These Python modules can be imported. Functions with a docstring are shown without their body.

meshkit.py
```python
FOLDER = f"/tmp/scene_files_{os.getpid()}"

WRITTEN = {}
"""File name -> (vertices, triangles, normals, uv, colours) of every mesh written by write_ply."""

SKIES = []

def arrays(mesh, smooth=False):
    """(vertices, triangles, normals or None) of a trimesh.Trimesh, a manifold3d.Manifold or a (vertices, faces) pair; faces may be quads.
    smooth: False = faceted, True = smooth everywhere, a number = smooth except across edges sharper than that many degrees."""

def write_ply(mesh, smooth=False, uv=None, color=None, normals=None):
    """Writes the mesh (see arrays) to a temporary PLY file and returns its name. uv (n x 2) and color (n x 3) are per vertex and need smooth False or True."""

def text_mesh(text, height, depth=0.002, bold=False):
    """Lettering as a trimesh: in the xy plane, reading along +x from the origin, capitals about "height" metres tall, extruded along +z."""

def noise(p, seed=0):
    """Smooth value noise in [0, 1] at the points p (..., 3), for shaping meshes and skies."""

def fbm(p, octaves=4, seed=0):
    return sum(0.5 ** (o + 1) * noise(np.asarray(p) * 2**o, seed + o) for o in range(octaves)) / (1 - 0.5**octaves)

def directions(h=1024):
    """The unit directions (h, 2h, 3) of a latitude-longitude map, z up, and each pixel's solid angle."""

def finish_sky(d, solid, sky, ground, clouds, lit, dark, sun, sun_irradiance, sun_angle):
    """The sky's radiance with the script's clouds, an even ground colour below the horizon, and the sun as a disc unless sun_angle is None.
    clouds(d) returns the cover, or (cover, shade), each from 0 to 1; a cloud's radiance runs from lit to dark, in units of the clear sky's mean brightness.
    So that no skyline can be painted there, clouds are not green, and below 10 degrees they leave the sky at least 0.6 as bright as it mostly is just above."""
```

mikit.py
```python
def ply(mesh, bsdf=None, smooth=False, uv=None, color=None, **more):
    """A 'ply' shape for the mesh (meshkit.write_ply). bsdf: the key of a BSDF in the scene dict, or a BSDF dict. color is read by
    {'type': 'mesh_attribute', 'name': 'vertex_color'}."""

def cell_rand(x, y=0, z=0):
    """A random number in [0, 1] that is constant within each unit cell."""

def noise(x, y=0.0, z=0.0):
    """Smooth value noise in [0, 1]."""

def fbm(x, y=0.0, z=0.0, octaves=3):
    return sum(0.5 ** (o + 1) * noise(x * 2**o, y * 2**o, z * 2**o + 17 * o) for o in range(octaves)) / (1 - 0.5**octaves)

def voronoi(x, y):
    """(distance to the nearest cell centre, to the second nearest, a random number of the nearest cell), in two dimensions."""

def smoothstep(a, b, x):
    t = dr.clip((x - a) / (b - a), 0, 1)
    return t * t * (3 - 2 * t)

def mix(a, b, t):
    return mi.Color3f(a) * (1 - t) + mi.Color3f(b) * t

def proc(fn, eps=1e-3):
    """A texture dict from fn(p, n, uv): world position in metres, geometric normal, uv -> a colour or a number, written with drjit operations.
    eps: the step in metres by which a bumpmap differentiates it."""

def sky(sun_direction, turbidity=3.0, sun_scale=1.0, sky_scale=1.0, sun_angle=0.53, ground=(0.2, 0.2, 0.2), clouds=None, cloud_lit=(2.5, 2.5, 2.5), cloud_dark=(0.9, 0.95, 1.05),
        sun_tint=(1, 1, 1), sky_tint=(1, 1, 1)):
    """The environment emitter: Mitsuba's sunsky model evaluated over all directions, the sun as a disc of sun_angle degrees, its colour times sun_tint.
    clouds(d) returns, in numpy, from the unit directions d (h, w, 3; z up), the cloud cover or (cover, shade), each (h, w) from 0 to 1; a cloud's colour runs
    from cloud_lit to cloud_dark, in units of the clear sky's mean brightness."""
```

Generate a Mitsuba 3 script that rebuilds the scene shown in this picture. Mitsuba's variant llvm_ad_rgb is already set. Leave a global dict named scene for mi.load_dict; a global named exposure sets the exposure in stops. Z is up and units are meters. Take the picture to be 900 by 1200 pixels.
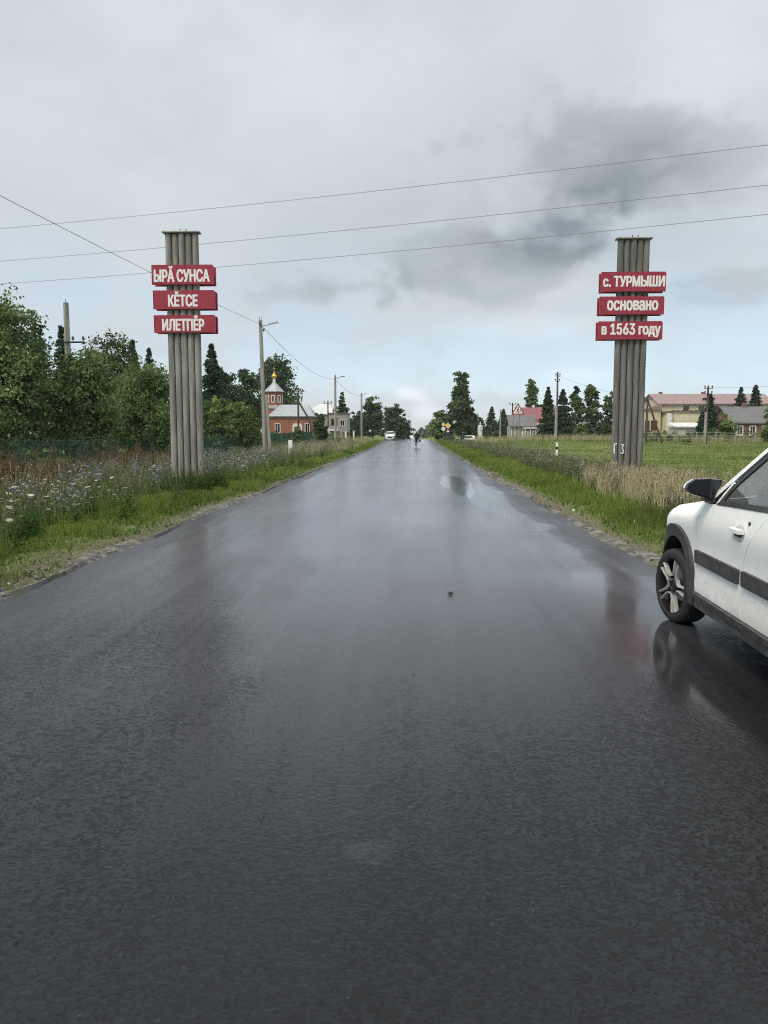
import math
import numpy as np
import trimesh
import shapely
import shapely.geometry as sg
import shapely.affinity as sa
import manifold3d as m3
import mitsuba as mi
import mikit
import meshkit
import drjit as dr
from scipy.spatial import Delaunay, cKDTree
from scipy.interpolate import PchipInterpolator
from mikit import noise, fbm, voronoi, cell_rand, smoothstep, mix

T = mi.ScalarTransform4f
scene, labels = {}, {}
exposure = 2.92

# ------------------------------------------------------------------ camera, sky
CAM = (0.0, 0.0, 1.55)
pitch, yaw = math.atan(93 / 900), math.radians(1.962)
fwd = (-math.sin(yaw) * math.cos(pitch), math.cos(yaw) * math.cos(pitch), -math.sin(pitch))
scene['camera'] = {'type': 'perspective', 'fov': 2 * math.degrees(math.atan(0.5)), 'fov_axis': 'x', 'near_clip': 0.05, 'far_clip': 9000.0,
                   'to_world': T().look_at(origin=list(CAM), target=[CAM[k] + fwd[k] for k in range(3)], up=[0, 0, 1])}


def sst(a, b, x):
    t = np.clip((x - a) / (b - a), 0, 1)
    return t * t * (3 - 2 * t)


def clouds(d):
    x, y, z = d[..., 0], d[..., 1], np.clip(d[..., 2], 0, 1)
    az, el = np.degrees(np.arctan2(x, y)), np.degrees(np.arcsin(z))
    q = np.stack([x / (z + 0.16), y / (z + 0.16), 0 * z], -1)
    big = meshkit.fbm(q * 0.75 + [3.1, 7.7, 0], 4, 11)
    fine = meshkit.fbm(q * 2.6 + [1.3, 2.9, 0], 5, 23)
    wa = az + 5.0 * (meshkit.fbm(np.stack([az / 6.0, el / 5.0, 0 * z + 2], -1), 3, 15) - 0.5) + 0.45 * el
    we = el + 3.5 * (meshkit.fbm(np.stack([az / 5.0, el / 4.0, 0 * z + 5], -1), 3, 16) - 0.5) - 0.2 * az
    edge = meshkit.fbm(np.stack([wa / 3.6, we / 2.4, 0 * z], -1), 6, 5) - 0.5
    soft = meshkit.fbm(np.stack([az / 9.0, el / 5.0, 0 * z], -1), 4, 8) - 0.5
    shade = 0.60 + 0.10 * (big - 0.5) + 0.10 * (fine - 0.5) + 0.08 * soft + 0.04 * edge
    # the dark rags of lower cloud ahead, with uneven edges
    for a0, e0, ra, re, k in ((12.6, 18.2, 6.4, 4.0, 0.18), (17.5, 16.8, 5.6, 2.8, 0.12), (5.0, 11.8, 7.0, 3.2, 0.15), (2.2, 19.4, 2.4, 1.5, 0.11), (11.0, 14.6, 4.5, 2.2, 0.14), (9.5, 15.0, 17.0, 8.0, 0.07),
                              (-6.0, 10.2, 5.5, 2.1, 0.16), (10.0, 13.5, 5.0, 2.0, 0.2), (27.5, 21.5, 2.5, 2.2, 0.22), (20.5, 9.0, 6.5, 1.4, 0.14),
                              (-52.0, 17.0, 7.0, 3.6, 0.17), (64.0, 22.0, 8.0, 4.0, 0.18), (140.0, 20.0, 8.0, 4.0, 0.17), (-120.0, 22.0, 8.0, 4.0, 0.17)):
        r = np.hypot((az - a0) / ra, (el - e0) / re) + 2.1 * edge + 0.5 * soft + 1.1 * (fine - 0.5)
        shade = shade + k * (1 - sst(0.30, 1.15, r)) * (1.0 + 1.2 * edge)
    # small bright heads near the horizon and a bright rift
    for a0, e0, ra, re, k in ((-0.2, 3.0, 1.3, 0.6, 0.22), (1.0, 1.4, 1.2, 0.7, 0.2), (12.0, 4.0, 4.0, 1.0, 0.15), (-9.0, 24.0, 18.0, 9.0, 0.07), (19.5, 23.5, 5.5, 5.5, 0.08), (8.0, 7.6, 7.0, 1.2, 0.1)):
        r = np.hypot((az - a0) / ra, (el - e0) / re) + (2.2 if ra < 3 else 0.8) * edge
        shade = shade - k * (1 - sst(0.1, 1.3, r))
    # an overcast sky brightens steadily towards the zenith
    shade = shade - 0.50 * sst(30, 85, el)
    low = 1 - sst(1.0, 17.0, el)
    cover = 1.0 - low * (0.06 + 0.40 * sst(-0.12, 0.2, soft + 0.4 * edge))
    return np.clip(cover, 0, 1), np.clip(shade, 0, 1)


scene['sky'] = mikit.sky((-0.45, -0.62, 1.05), turbidity=3, sun_scale=0.25, sun_angle=24, sky_scale=1.0, clouds=clouds,
                         cloud_lit=(2.11, 2.27, 2.36), cloud_dark=(0.49, 0.575, 0.635), ground=(0.10, 0.11, 0.09), sky_tint=(0.96, 0.87, 0.75), sun_tint=(0.95, 1.0, 1.03))


# ------------------------------------------------------------------ helpers
def numbered(key):
    if key not in scene and key not in taken:
        taken.add(key)
        return key
    k = 1
    while f'{key}_{k:03d}' in scene or f'{key}_{k:03d}' in taken:
        k += 1
    taken.add(f'{key}_{k:03d}')
    return f'{key}_{k:03d}'


taken = set()


def thing(name, label, cat, group=None, kind=None):
    key = numbered(name)
    labels[key] = {'label': label, 'category': cat}
    if group:
        labels[key]['group'] = group
    if kind:
        labels[key]['kind'] = kind
    return key


def obj(name, mesh, bsdf, parent=None, smooth=False, to_world=None, color=None, label=None, kind=None):
    key = numbered(f'{parent}__{name}' if parent else name)
    s = mikit.ply(mesh, bsdf, smooth=smooth, color=color)
    if to_world is not None:
        s['to_world'] = to_world
    scene[key] = s
    if label or kind:
        labels[key] = {**({'label': label} if label else {}), **({'kind': kind} if kind else {})}
    return key


def solo(name, mesh, bsdf, label, cat, group=None, kind=None, **more):
    """a thing that is one mesh"""
    key = thing(name, label, cat, group, kind)
    s = mikit.ply(mesh, bsdf, smooth=more.get('smooth', False), color=more.get('color'))
    scene[key] = s
    return key


def struct(name, mesh, bsdf, label, smooth=False, color=None):
    key = numbered(name)
    scene[key] = mikit.ply(mesh, bsdf, smooth=smooth, color=color)
    labels[key] = {'label': label, 'kind': 'structure'}
    return key


def cat(*ms):
    return trimesh.util.concatenate([m for m in ms])


def box(cx, cy, cz, sx, sy, sz, rz=0.0):
    m = trimesh.creation.box((sx, sy, sz))
    if rz:
        m.apply_transform(trimesh.transformations.rotation_matrix(rz, [0, 0, 1]))
    m.apply_translation((cx, cy, cz))
    return m


def bbox(x0, x1, y0, y1, z0, z1):
    return box((x0 + x1) / 2, (y0 + y1) / 2, (z0 + z1) / 2, x1 - x0, y1 - y0, z1 - z0)


def rbox(cx, cy, cz, sx, sy, sz, b=0.02):
    """box with bevelled edges"""
    pts = []
    for a in (-1, 1):
        for c in (-1, 1):
            for e in (-1, 1):
                hx, hy, hz = sx / 2, sy / 2, sz / 2
                pts += [(a * (hx - b), c * (hy - b), e * hz), (a * (hx - b), c * hy, e * (hz - b)), (a * hx, c * (hy - b), e * (hz - b))]
    m = trimesh.convex.convex_hull(np.array(pts))
    m.apply_translation((cx, cy, cz))
    return m


def tube(pts, r, sides=8, caps=True):
    p = np.asarray(pts, float)
    r = np.broadcast_to(np.asarray(r, float), (len(p),))
    t = np.gradient(p, axis=0)
    t /= np.linalg.norm(t, axis=1, keepdims=True) + 1e-12
    ref = np.where(np.abs(t[:, 2:]) < 0.9, [0, 0, 1.0], [1.0, 0, 0])
    a = np.cross(t, ref)
    a /= np.linalg.norm(a, axis=1, keepdims=True)
    b = np.cross(t, a)
    ang = np.arange(sides) * 2 * np.pi / sides
    v = (p[:, None] + r[:, None, None] * (np.cos(ang)[None, :, None] * a[:, None] + np.sin(ang)[None, :, None] * b[:, None])).reshape(-1, 3)
    i, j = np.meshgrid(np.arange(len(p) - 1), np.arange(sides), indexing='ij')
    q = np.stack([i * sides + j, i * sides + (j + 1) % sides, (i + 1) * sides + (j + 1) % sides, (i + 1) * sides + j], -1).reshape(-1, 4)
    f = np.vstack([q[:, [0, 1, 2]], q[:, [0, 2, 3]]])
    if caps:
        n = len(v)
        v = np.vstack([v, p[0], p[-1]])
        j = np.arange(sides)
        k = (len(p) - 1) * sides
        f = np.vstack([f, np.stack([np.full(sides, n), (j + 1) % sides, j], -1), np.stack([np.full(sides, n + 1), k + j, k + (j + 1) % sides], -1)])
    m = trimesh.Trimesh(v, f, process=False)
    return m


def lathe(profile, n=24):
    """profile (r, z) revolved round z"""
    return trimesh.creation.revolve(np.asarray(profile, float), sections=n)


def prism(poly, h):
    if not isinstance(poly, sg.base.BaseGeometry):
        poly = sg.Polygon(poly)
    gs = [g for g in getattr(poly, 'geoms', [poly]) if g.area > 1e-9]
    return cat(*[trimesh.creation.extrude_polygon(g, h, engine='earcut') for g in gs])


def upright(m, x, y, z, rz=0.0):
    """a shape of the xy plane stood up to face -y, its extrusion towards -y"""
    m = m.copy()
    v = m.vertices
    m.vertices = np.stack([v[:, 0], -v[:, 2], v[:, 1]], -1)
    if rz:
        m.apply_transform(trimesh.transformations.rotation_matrix(rz, [0, 0, 1]))
    m.apply_translation((x, y, z))
    return m


def rotz(m, a):
    m = m.copy()
    m.apply_transform(trimesh.transformations.rotation_matrix(a, [0, 0, 1]))
    return m


def moved(m, x=0, y=0, z=0):
    m = m.copy()
    m.apply_translation((x, y, z))
    return m


def hull_chain(bones, edge=0.03, iters=8):
    """one continuous body: every bone the hull of two spheres, joined and smoothed"""
    tot = m3.Manifold()
    for (p, r), (q, s) in bones:
        a = m3.Manifold.sphere(r, 14).translate(list(map(float, p)))
        b = m3.Manifold.sphere(s, 14).translate(list(map(float, q)))
        tot = tot + m3.Manifold.batch_hull([a, b])
    g = tot.refine_to_length(edge).to_mesh()
    m = trimesh.Trimesh(g.vert_properties[:, :3], g.tri_verts)
    trimesh.smoothing.filter_taubin(m, iterations=iters)
    return m


# ------------------------------------------------------------------ materials
def rgb(*c):
    return {'type': 'rgb', 'value': [float(x) for x in c]}


def paint(c, rough=0.5, metal=0.0, spec=0.5, name=None, coat=0.0):
    key = name or 'paint_' + '_'.join(str(int(round(x * 1000))) for x in (*c, rough, metal, spec, coat))
    if key not in scene:
        b = {'type': 'principled', 'base_color': rgb(*c), 'roughness': float(rough), 'metallic': float(metal), 'specular': float(spec)}
        if coat:
            b.update(clearcoat=float(coat), clearcoat_gloss=0.95)
        scene[key] = {'type': 'twosided', 'bsdf': b}
    return key


def pmat(key, fn, rough=0.7, bump=None, bscale=0.01, spec=0.4, metal=0.0, eps=2e-3, roughfn=None):
    b = {'type': 'principled', 'base_color': mikit.proc(fn), 'roughness': mikit.proc(roughfn) if roughfn else float(rough), 'specular': float(spec), 'metallic': float(metal)}
    if bump:
        b = {'type': 'bumpmap', 'arbitrary': mikit.proc(bump, eps=eps), 'scale': float(bscale), 'bsdf': b}
    scene[key] = {'type': 'twosided', 'bsdf': b}
    return key


# wet asphalt: how much standing water fills the grain, by world position
def water(p):
    x, y = p.x, p.y
    n = fbm(x * 0.9, y * 0.35, 3.0, 4)
    n2 = fbm(x * 2.7 + 9, y * 1.1, 8.0, 3)
    def blob(cx, cy, rx, ry):
        return 1 - smoothstep(0.25, 1.1, dr.sqrt(dr.square((x - cx) / rx) + dr.square((y - cy) / ry)) + (n2 - 0.5) * 0.9)
    pud = dr.maximum(dr.maximum(blob(1.82, 6.5, 0.56, 3.5) * 0.90, (1 - smoothstep(0.5, 1.0, dr.sqrt(dr.square((x - 1.35) / 0.62) + dr.square((y - 22.0) / 7.5)) + 0.5 * (noise(x * 1.5, y * 0.9, 3.0) - 0.5)))), dr.maximum(blob(2.6, 4.2, 1.1, 2.0) * 0.72, blob(-3.3, 11.5, 0.5, 2.6) * 0.7))
    tracks = dr.exp(-dr.square((x - 0.9) / 0.55)) + dr.exp(-dr.square((x + 0.75) / 0.5)) * 0.7 + dr.exp(-dr.square((x + 2.6) / 0.5)) * 0.5
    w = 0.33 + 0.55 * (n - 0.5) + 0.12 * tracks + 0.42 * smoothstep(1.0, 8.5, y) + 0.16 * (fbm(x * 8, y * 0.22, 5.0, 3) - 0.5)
    dry = smoothstep(1.95, 2.5, x - 0.008 * y + (n2 - 0.5) * 0.5) * smoothstep(8.0, 9.5, y) * 0.95 + smoothstep(-3.2, -3.6, x + (n2 - 0.5) * 0.4) * 0.8
    w = w - 0.40 * smoothstep(-0.3, -1.8, x + (n2 - 0.5)) * (1 - smoothstep(8.5, 11.5, y))
    w = dr.clip(w - dry, 0, 0.70)
    return dr.maximum(w, dr.clip(pud * 1.15, 0, 1))


def pits(p):
    k = 0.75 + 0.5 * fbm(p.x * 1.1, p.y * 0.9, 2.0, 3)
    return dr.maximum(smoothstep(0.66, 0.82, noise(p.x * 85, p.y * 110, 4) * k), 0.8 * smoothstep(0.70, 0.84, noise(p.x * 40, p.y * 55, 9) * k))


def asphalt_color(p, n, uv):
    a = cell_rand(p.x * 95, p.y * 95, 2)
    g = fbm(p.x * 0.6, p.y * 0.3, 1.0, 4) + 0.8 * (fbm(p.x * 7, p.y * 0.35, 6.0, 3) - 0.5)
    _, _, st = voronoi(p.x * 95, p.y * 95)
    c = 0.004 + 0.005 * g + 0.048 * smoothstep(2.0, 9.0, p.y) * (0.7 + 0.8 * g) + 0.004 * st * st + dr.select(a > 0.993, 0.02, 0.0) * noise(p.x * 3, p.y * 3)  # colour lightens with distance, standing in for the brighter wet sheen there
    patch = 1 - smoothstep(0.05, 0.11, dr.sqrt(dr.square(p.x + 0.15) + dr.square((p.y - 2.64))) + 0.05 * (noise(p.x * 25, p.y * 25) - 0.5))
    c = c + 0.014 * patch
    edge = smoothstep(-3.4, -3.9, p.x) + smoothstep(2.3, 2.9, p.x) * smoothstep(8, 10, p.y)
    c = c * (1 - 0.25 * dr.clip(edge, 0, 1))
    c = c * (1 - 0.35 * pits(p))  # shade inside the pits put into the colour
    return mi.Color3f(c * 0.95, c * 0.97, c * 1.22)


def asphalt_rough(p, n, uv):
    w = water(p)
    r = 0.30 - 0.145 * smoothstep(0.10, 0.66, w) - 0.05 * smoothstep(0.72, 1.0, w) + 0.04 * (noise(p.x * 7, p.y * 4) - 0.5)
    return r + 0.30 * pits(p) * (1 - smoothstep(0.35, 0.75, w))


def asphalt_height(p, n, uv):
    w = water(p)
    stone = noise(p.x * 56, p.y * 56, 1.0) + 0.55 * noise(p.x * 105, p.y * 105, 5.0)
    pit = pits(p)
    ripple = fbm(p.x * 5, p.y * 5, 7.0, 3)
    return (stone * 1.25 - 1.2 * pit) * (1 - 0.72 * smoothstep(0.30, 0.66, w) - 0.26 * smoothstep(0.70, 0.95, w)) * 0.0014 + 0.0016 * ripple * (1 - 0.6 * smoothstep(0.4, 0.9, w))


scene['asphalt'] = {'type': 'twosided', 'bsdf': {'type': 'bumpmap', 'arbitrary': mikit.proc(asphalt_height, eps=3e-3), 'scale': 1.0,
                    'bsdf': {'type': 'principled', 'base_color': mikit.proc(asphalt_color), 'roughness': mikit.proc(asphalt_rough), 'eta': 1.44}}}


def soil_color(p, n, uv):
    g = fbm(p.x * 0.22, p.y * 0.12, 2.0, 4)
    f = fbm(p.x * 3.0, p.y * 3.0, 5.0, 4)
    mead = mix((0.082, 0.125, 0.035), (0.138, 0.165, 0.057), smoothstep(0.3, 0.72, g))
    mead = mix(mead, (0.035, 0.050, 0.016), smoothstep(0.52, 0.78, f) * 0.8)
    mead = mix(mead, (0.17, 0.155, 0.075), smoothstep(0.55, 0.8, fbm(p.x * 0.5 + 40, p.y * 0.16, 3.0, 4)) * 0.45)
    near_road = (1 - smoothstep(0.2, 1.2, dr.abs(p.x + 0.6) - 3.4)) * smoothstep(-6.0, 0.0, p.y)
    return mix(mead, (0.11, 0.10, 0.075), near_road * 0.85)


pmat('meadow_soil', soil_color, 0.95, lambda p, n, uv: fbm(p.x * 6, p.y * 6, 1.0, 4), 0.12, 0.1, eps=0.01)


def sand_color(p, n, uv):
    f = fbm(p.x * 9, p.y * 9, 3.0, 4)
    c = mix((0.075, 0.073, 0.068), (0.165, 0.16, 0.15), smoothstep(0.3, 0.7, f))
    return mix(c, (0.075, 0.08, 0.045), smoothstep(0.55, 0.75, fbm(p.x * 4 + 7, p.y * 2, 1.0, 4)) * 0.8)


pmat('wet_sand', sand_color, 0.8, lambda p, n, uv: fbm(p.x * 30, p.y * 30, 1.0, 3), 0.02, 0.3)
scene['pebble'] = {'type': 'twosided', 'bsdf': {'type': 'principled', 'base_color': {'type': 'mesh_attribute', 'name': 'vertex_color'}, 'roughness': 0.7, 'specular': 0.4}}
scene['leafage'] = {'type': 'principledthin', 'base_color': {'type': 'mesh_attribute', 'name': 'vertex_color'}, 'roughness': 0.55, 'diff_trans': 0.65, 'spec_trans': 0.0, 'eta': 1.35}
scene['blade'] = {'type': 'principledthin', 'base_color': {'type': 'mesh_attribute', 'name': 'vertex_color'}, 'roughness': 0.6, 'diff_trans': 0.8, 'spec_trans': 0.0, 'eta': 1.3}


def bark_color(p, n, uv):
    f = fbm(p.x * 12, p.y * 12, p.z * 2.5, 4)
    return mix((0.03, 0.024, 0.018), (0.11, 0.095, 0.075), smoothstep(0.3, 0.75, f))


pmat('bark', bark_color, 0.9, lambda p, n, uv: fbm(p.x * 20, p.y * 20, p.z * 4, 3), 0.03, 0.1)


def birch_color(p, n, uv):
    f = fbm(p.x * 3, p.y * 3, p.z * 9, 3)
    return mix((0.5, 0.48, 0.44), (0.03, 0.03, 0.03), smoothstep(0.52, 0.62, f))


pmat('birch_bark', birch_color, 0.8)


def concrete_fn(dark, lightc, streak):
    def fn(p, n, uv):
        f = fbm(p.x * 9, p.y * 9, p.z * 0.9, 4)
        s = fbm(p.x * 22, p.y * 22, p.z * 0.5 + 3, 3)
        c = mix(dark, lightc, smoothstep(0.25, 0.75, f))
        c = mix(c, (0.05, 0.048, 0.045), smoothstep(0.55, 0.8, s) * streak)
        return mix(c, (0.10, 0.095, 0.06), (1 - smoothstep(0.0, 1.3, p.z)) * 0.35)
    return fn


pmat('pipe_concrete_warm', concrete_fn((0.185, 0.182, 0.172), (0.31, 0.305, 0.29), 0.5), 0.75, lambda p, n, uv: fbm(p.x * 40, p.y * 40, p.z * 12, 3), 0.006, 0.35)
pmat('pipe_concrete_cool', concrete_fn((0.115, 0.113, 0.113), (0.205, 0.20, 0.20), 0.55), 0.75, lambda p, n, uv: fbm(p.x * 40 + 5, p.y * 40, p.z * 12, 3), 0.006, 0.35)
pmat('pole_concrete', concrete_fn((0.24, 0.235, 0.22), (0.36, 0.35, 0.33), 0.25), 0.8)


def oldwood(p, n, uv):
    f = fbm(p.x * 25, p.y * 25, p.z * 1.3, 4)
    return mix((0.045, 0.038, 0.032), (0.13, 0.115, 0.10), smoothstep(0.3, 0.75, f))


pmat('tarred_wood', oldwood, 0.85)


def sign_red(p, n, uv):
    f = fbm(p.x * 2.5, p.y * 2, p.z * 5, 4)
    s = fbm(p.x * 30, 1.0, p.z * 1.5, 3)
    c = mix((0.285, 0.020, 0.044), (0.345, 0.032, 0.062), f)
    return mix(c, (0.20, 0.05, 0.06), smoothstep(0.58, 0.85, s) * 0.35)


pmat('sign_red', sign_red, 0.38, spec=0.5)
WHITE = paint((0.78, 0.80, 0.82), 0.5)
SIGNEDGE = paint((0.20, 0.03, 0.045), 0.5)


def brick_fn(c0, c1, mortar):
    def fn(p, n, uv):
        h = dr.select(dr.abs(n.x) > dr.abs(n.y), p.y, p.x)
        row = dr.floor(p.z / 0.085)
        u = h / 0.26 + 0.5 * (row - 2 * dr.floor(row / 2))
        fu, fv = u - dr.floor(u), p.z / 0.085 - row
        joint = dr.maximum(1 - smoothstep(0.03, 0.06, dr.minimum(fu, 1 - fu)), 1 - smoothstep(0.08, 0.16, dr.minimum(fv, 1 - fv)))
        c = mix(c0, c1, cell_rand(dr.floor(u), row, 3))
        c = c * (0.8 + 0.4 * fbm(p.x * 0.8, p.y * 0.8, p.z * 0.8, 3))
        return mix(c, mortar, joint * 0.7)
    return fn


pmat('red_brick', brick_fn((0.24, 0.060, 0.036), (0.32, 0.088, 0.052), (0.30, 0.24, 0.20)), 0.85)
pmat('dark_brick', brick_fn((0.15, 0.052, 0.036), (0.22, 0.08, 0.056), (0.30, 0.27, 0.24)), 0.85)


def stucco_fn(c0, c1):
    def fn(p, n, uv):
        f = fbm(p.x * 0.6, p.y * 0.6, p.z * 0.9, 4)
        s = fbm(p.x * 2.2, p.y * 2.2, p.z * 0.35, 3)
        return mix(mix(c0, c1, f), (c0[0] * 0.6, c0[1] * 0.6, c0[2] * 0.6), smoothstep(0.55, 0.8, s) * 0.4)
    return fn


pmat('yellow_stucco', stucco_fn((0.52, 0.475, 0.335), (0.60, 0.555, 0.405)), 0.9)
pmat('pale_stucco', stucco_fn((0.42, 0.40, 0.36), (0.52, 0.50, 0.46)), 0.9)
pmat('grey_stucco', stucco_fn((0.24, 0.235, 0.23), (0.34, 0.33, 0.31)), 0.9)


def corrug(c0, c1, fx=3.0):
    def fn(p, n, uv):
        k = dr.sin(p.x * 2 * math.pi * fx + p.y * 2 * math.pi * fx)
        return mix(c0, c1, 0.5 + 0.25 * k + 0.5 * (fbm(p.x * 0.7, p.y * 0.7, p.z, 3) - 0.5))
    return fn


pmat('roof_zinc', corrug((0.34, 0.37, 0.40), (0.44, 0.47, 0.50)), 0.45, metal=0.3)
pmat('roof_red', corrug((0.235, 0.165, 0.17), (0.30, 0.215, 0.215)), 0.55)
pmat('roof_crimson', corrug((0.20, 0.07, 0.08), (0.27, 0.105, 0.115)), 0.55)
pmat('roof_slate', corrug((0.11, 0.115, 0.125), (0.19, 0.19, 0.20)), 0.8)
pmat('roof_white', corrug((0.52, 0.54, 0.56), (0.64, 0.66, 0.68)), 0.5)
PANE = paint((0.015, 0.018, 0.022), 0.08, spec=0.6)
TRIM = paint((0.66, 0.65, 0.62), 0.6)
DARKWOOD = paint((0.06, 0.035, 0.025), 0.7)
GREYMETAL = paint((0.30, 0.31, 0.32), 0.45, 0.6)
DARKMETAL = paint((0.06, 0.06, 0.065), 0.5, 0.4)
GOLD = paint((0.85, 0.55, 0.12), 0.28, 1.0)
GREENPAINT = paint((0.012, 0.055, 0.036), 0.6)
BLACK = paint((0.012, 0.012, 0.013), 0.6)

# ------------------------------------------------------------------ the ground
rprof = PchipInterpolator([-200, 40, 86, 132, 165, 250, 400, 700, 6000], [0, 0, -0.10, 0.17, 0.08, -1.0, -2.1, -2.5, -2.5])
sright = PchipInterpolator([-200, 20, 60, 90, 112, 160, 400, 6000], [0, 0, 0.05, 0.22, 0.52, 0.5, -0.5, -2.0])
sleft = PchipInterpolator([-200, 10, 40, 80, 130, 180, 400, 6000], [-0.1, -0.2, -0.2, 0.05, 0.35, 0.3, -0.8, -2.0])


def eL(y):
    y = np.asarray(y, float)
    return -3.88 - 0.42 * sst(35, 125, y) + 0.06 * (meshkit.noise(np.stack([y * 0.55, 0 * y, 0 * y], -1), 3) - 0.5) * 2 + 0.07 * (meshkit.fbm(np.stack([y * 2.3, 0 * y, 0 * y], -1), 3, 4) - 0.5)


def eR(y):
    y = np.asarray(y, float)
    lay = 2.6 * (1 - sst(6.9, 8.6, y)) * sst(-16, -12, y)
    return 2.82 + 0.95 * sst(22, 110, y) + lay + 0.05 * (meshkit.noise(np.stack([y * 0.6, 0 * y, 0 * y], -1), 6) - 0.5) * 2 + 0.09 * (meshkit.fbm(np.stack([y * 2.1, 0 * y, 0 * y], -1), 3, 7) - 0.5)


def G(x, y):
    """height of the ground"""
    x, y = np.asarray(x, float), np.asarray(y, float)
    m = sst(5.0, 20.0, np.abs(x))
    g = rprof(y) * (1 - m) + np.where(x > 0, sright(y), sleft(y)) * m
    ver = sst(0.3, 2.0, np.maximum(x - eR(y), eL(y) - x))
    g = g + ver * 0.06 * (meshkit.fbm(np.stack([x * 0.5, y * 0.5, 0 * x], -1), 3, 31) - 0.35) * 2
    g = g - 0.16 * sst(1.0, 3.0, eL(y) - x) * (1 - sst(60, 100, y)) * (x > -16)
    g = g - 0.85 * np.exp(-((x - 10.3) / 3.2) ** 2 - ((y - 143.5) / 4.5) ** 2)
    return g


def sheet(xs, ys, zfn):
    X, Yy = np.meshgrid(xs, ys)
    v = np.stack([X, Yy, zfn(X, Yy)], -1).reshape(-1, 3)
    n, m = len(ys), len(xs)
    i, j = np.meshgrid(np.arange(n - 1), np.arange(m - 1), indexing='ij')
    a = i * m + j
    q = np.stack([a, a + 1, a + m + 1, a + m], -1).reshape(-1, 4)
    return v, np.vstack([q[:, [0, 1, 2]], q[:, [0, 2, 3]]])


def terrain_z(x, y):
    ins = sst(-0.25, 0.15, np.minimum(x - eL(y), eR(y) - x))
    return G(x, y) - 0.10 * ins


xs = np.unique(np.concatenate([np.arange(-14, 14.01, 0.35), np.arange(-60, 60.1, 1.5), np.linspace(-3500, 3500, 60)]))
ys = np.unique(np.concatenate([np.arange(-8, 40, 0.5), np.arange(-60, 160, 1.5), np.arange(160, 500, 8), np.linspace(-1500, 5500, 80)]))
v, f = sheet(xs, ys, terrain_z)
struct('ground', trimesh.Trimesh(v, f, process=False), 'meadow_soil', 'grassy meadow ground on both sides of the road, reaching the horizon', smooth=True)

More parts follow.
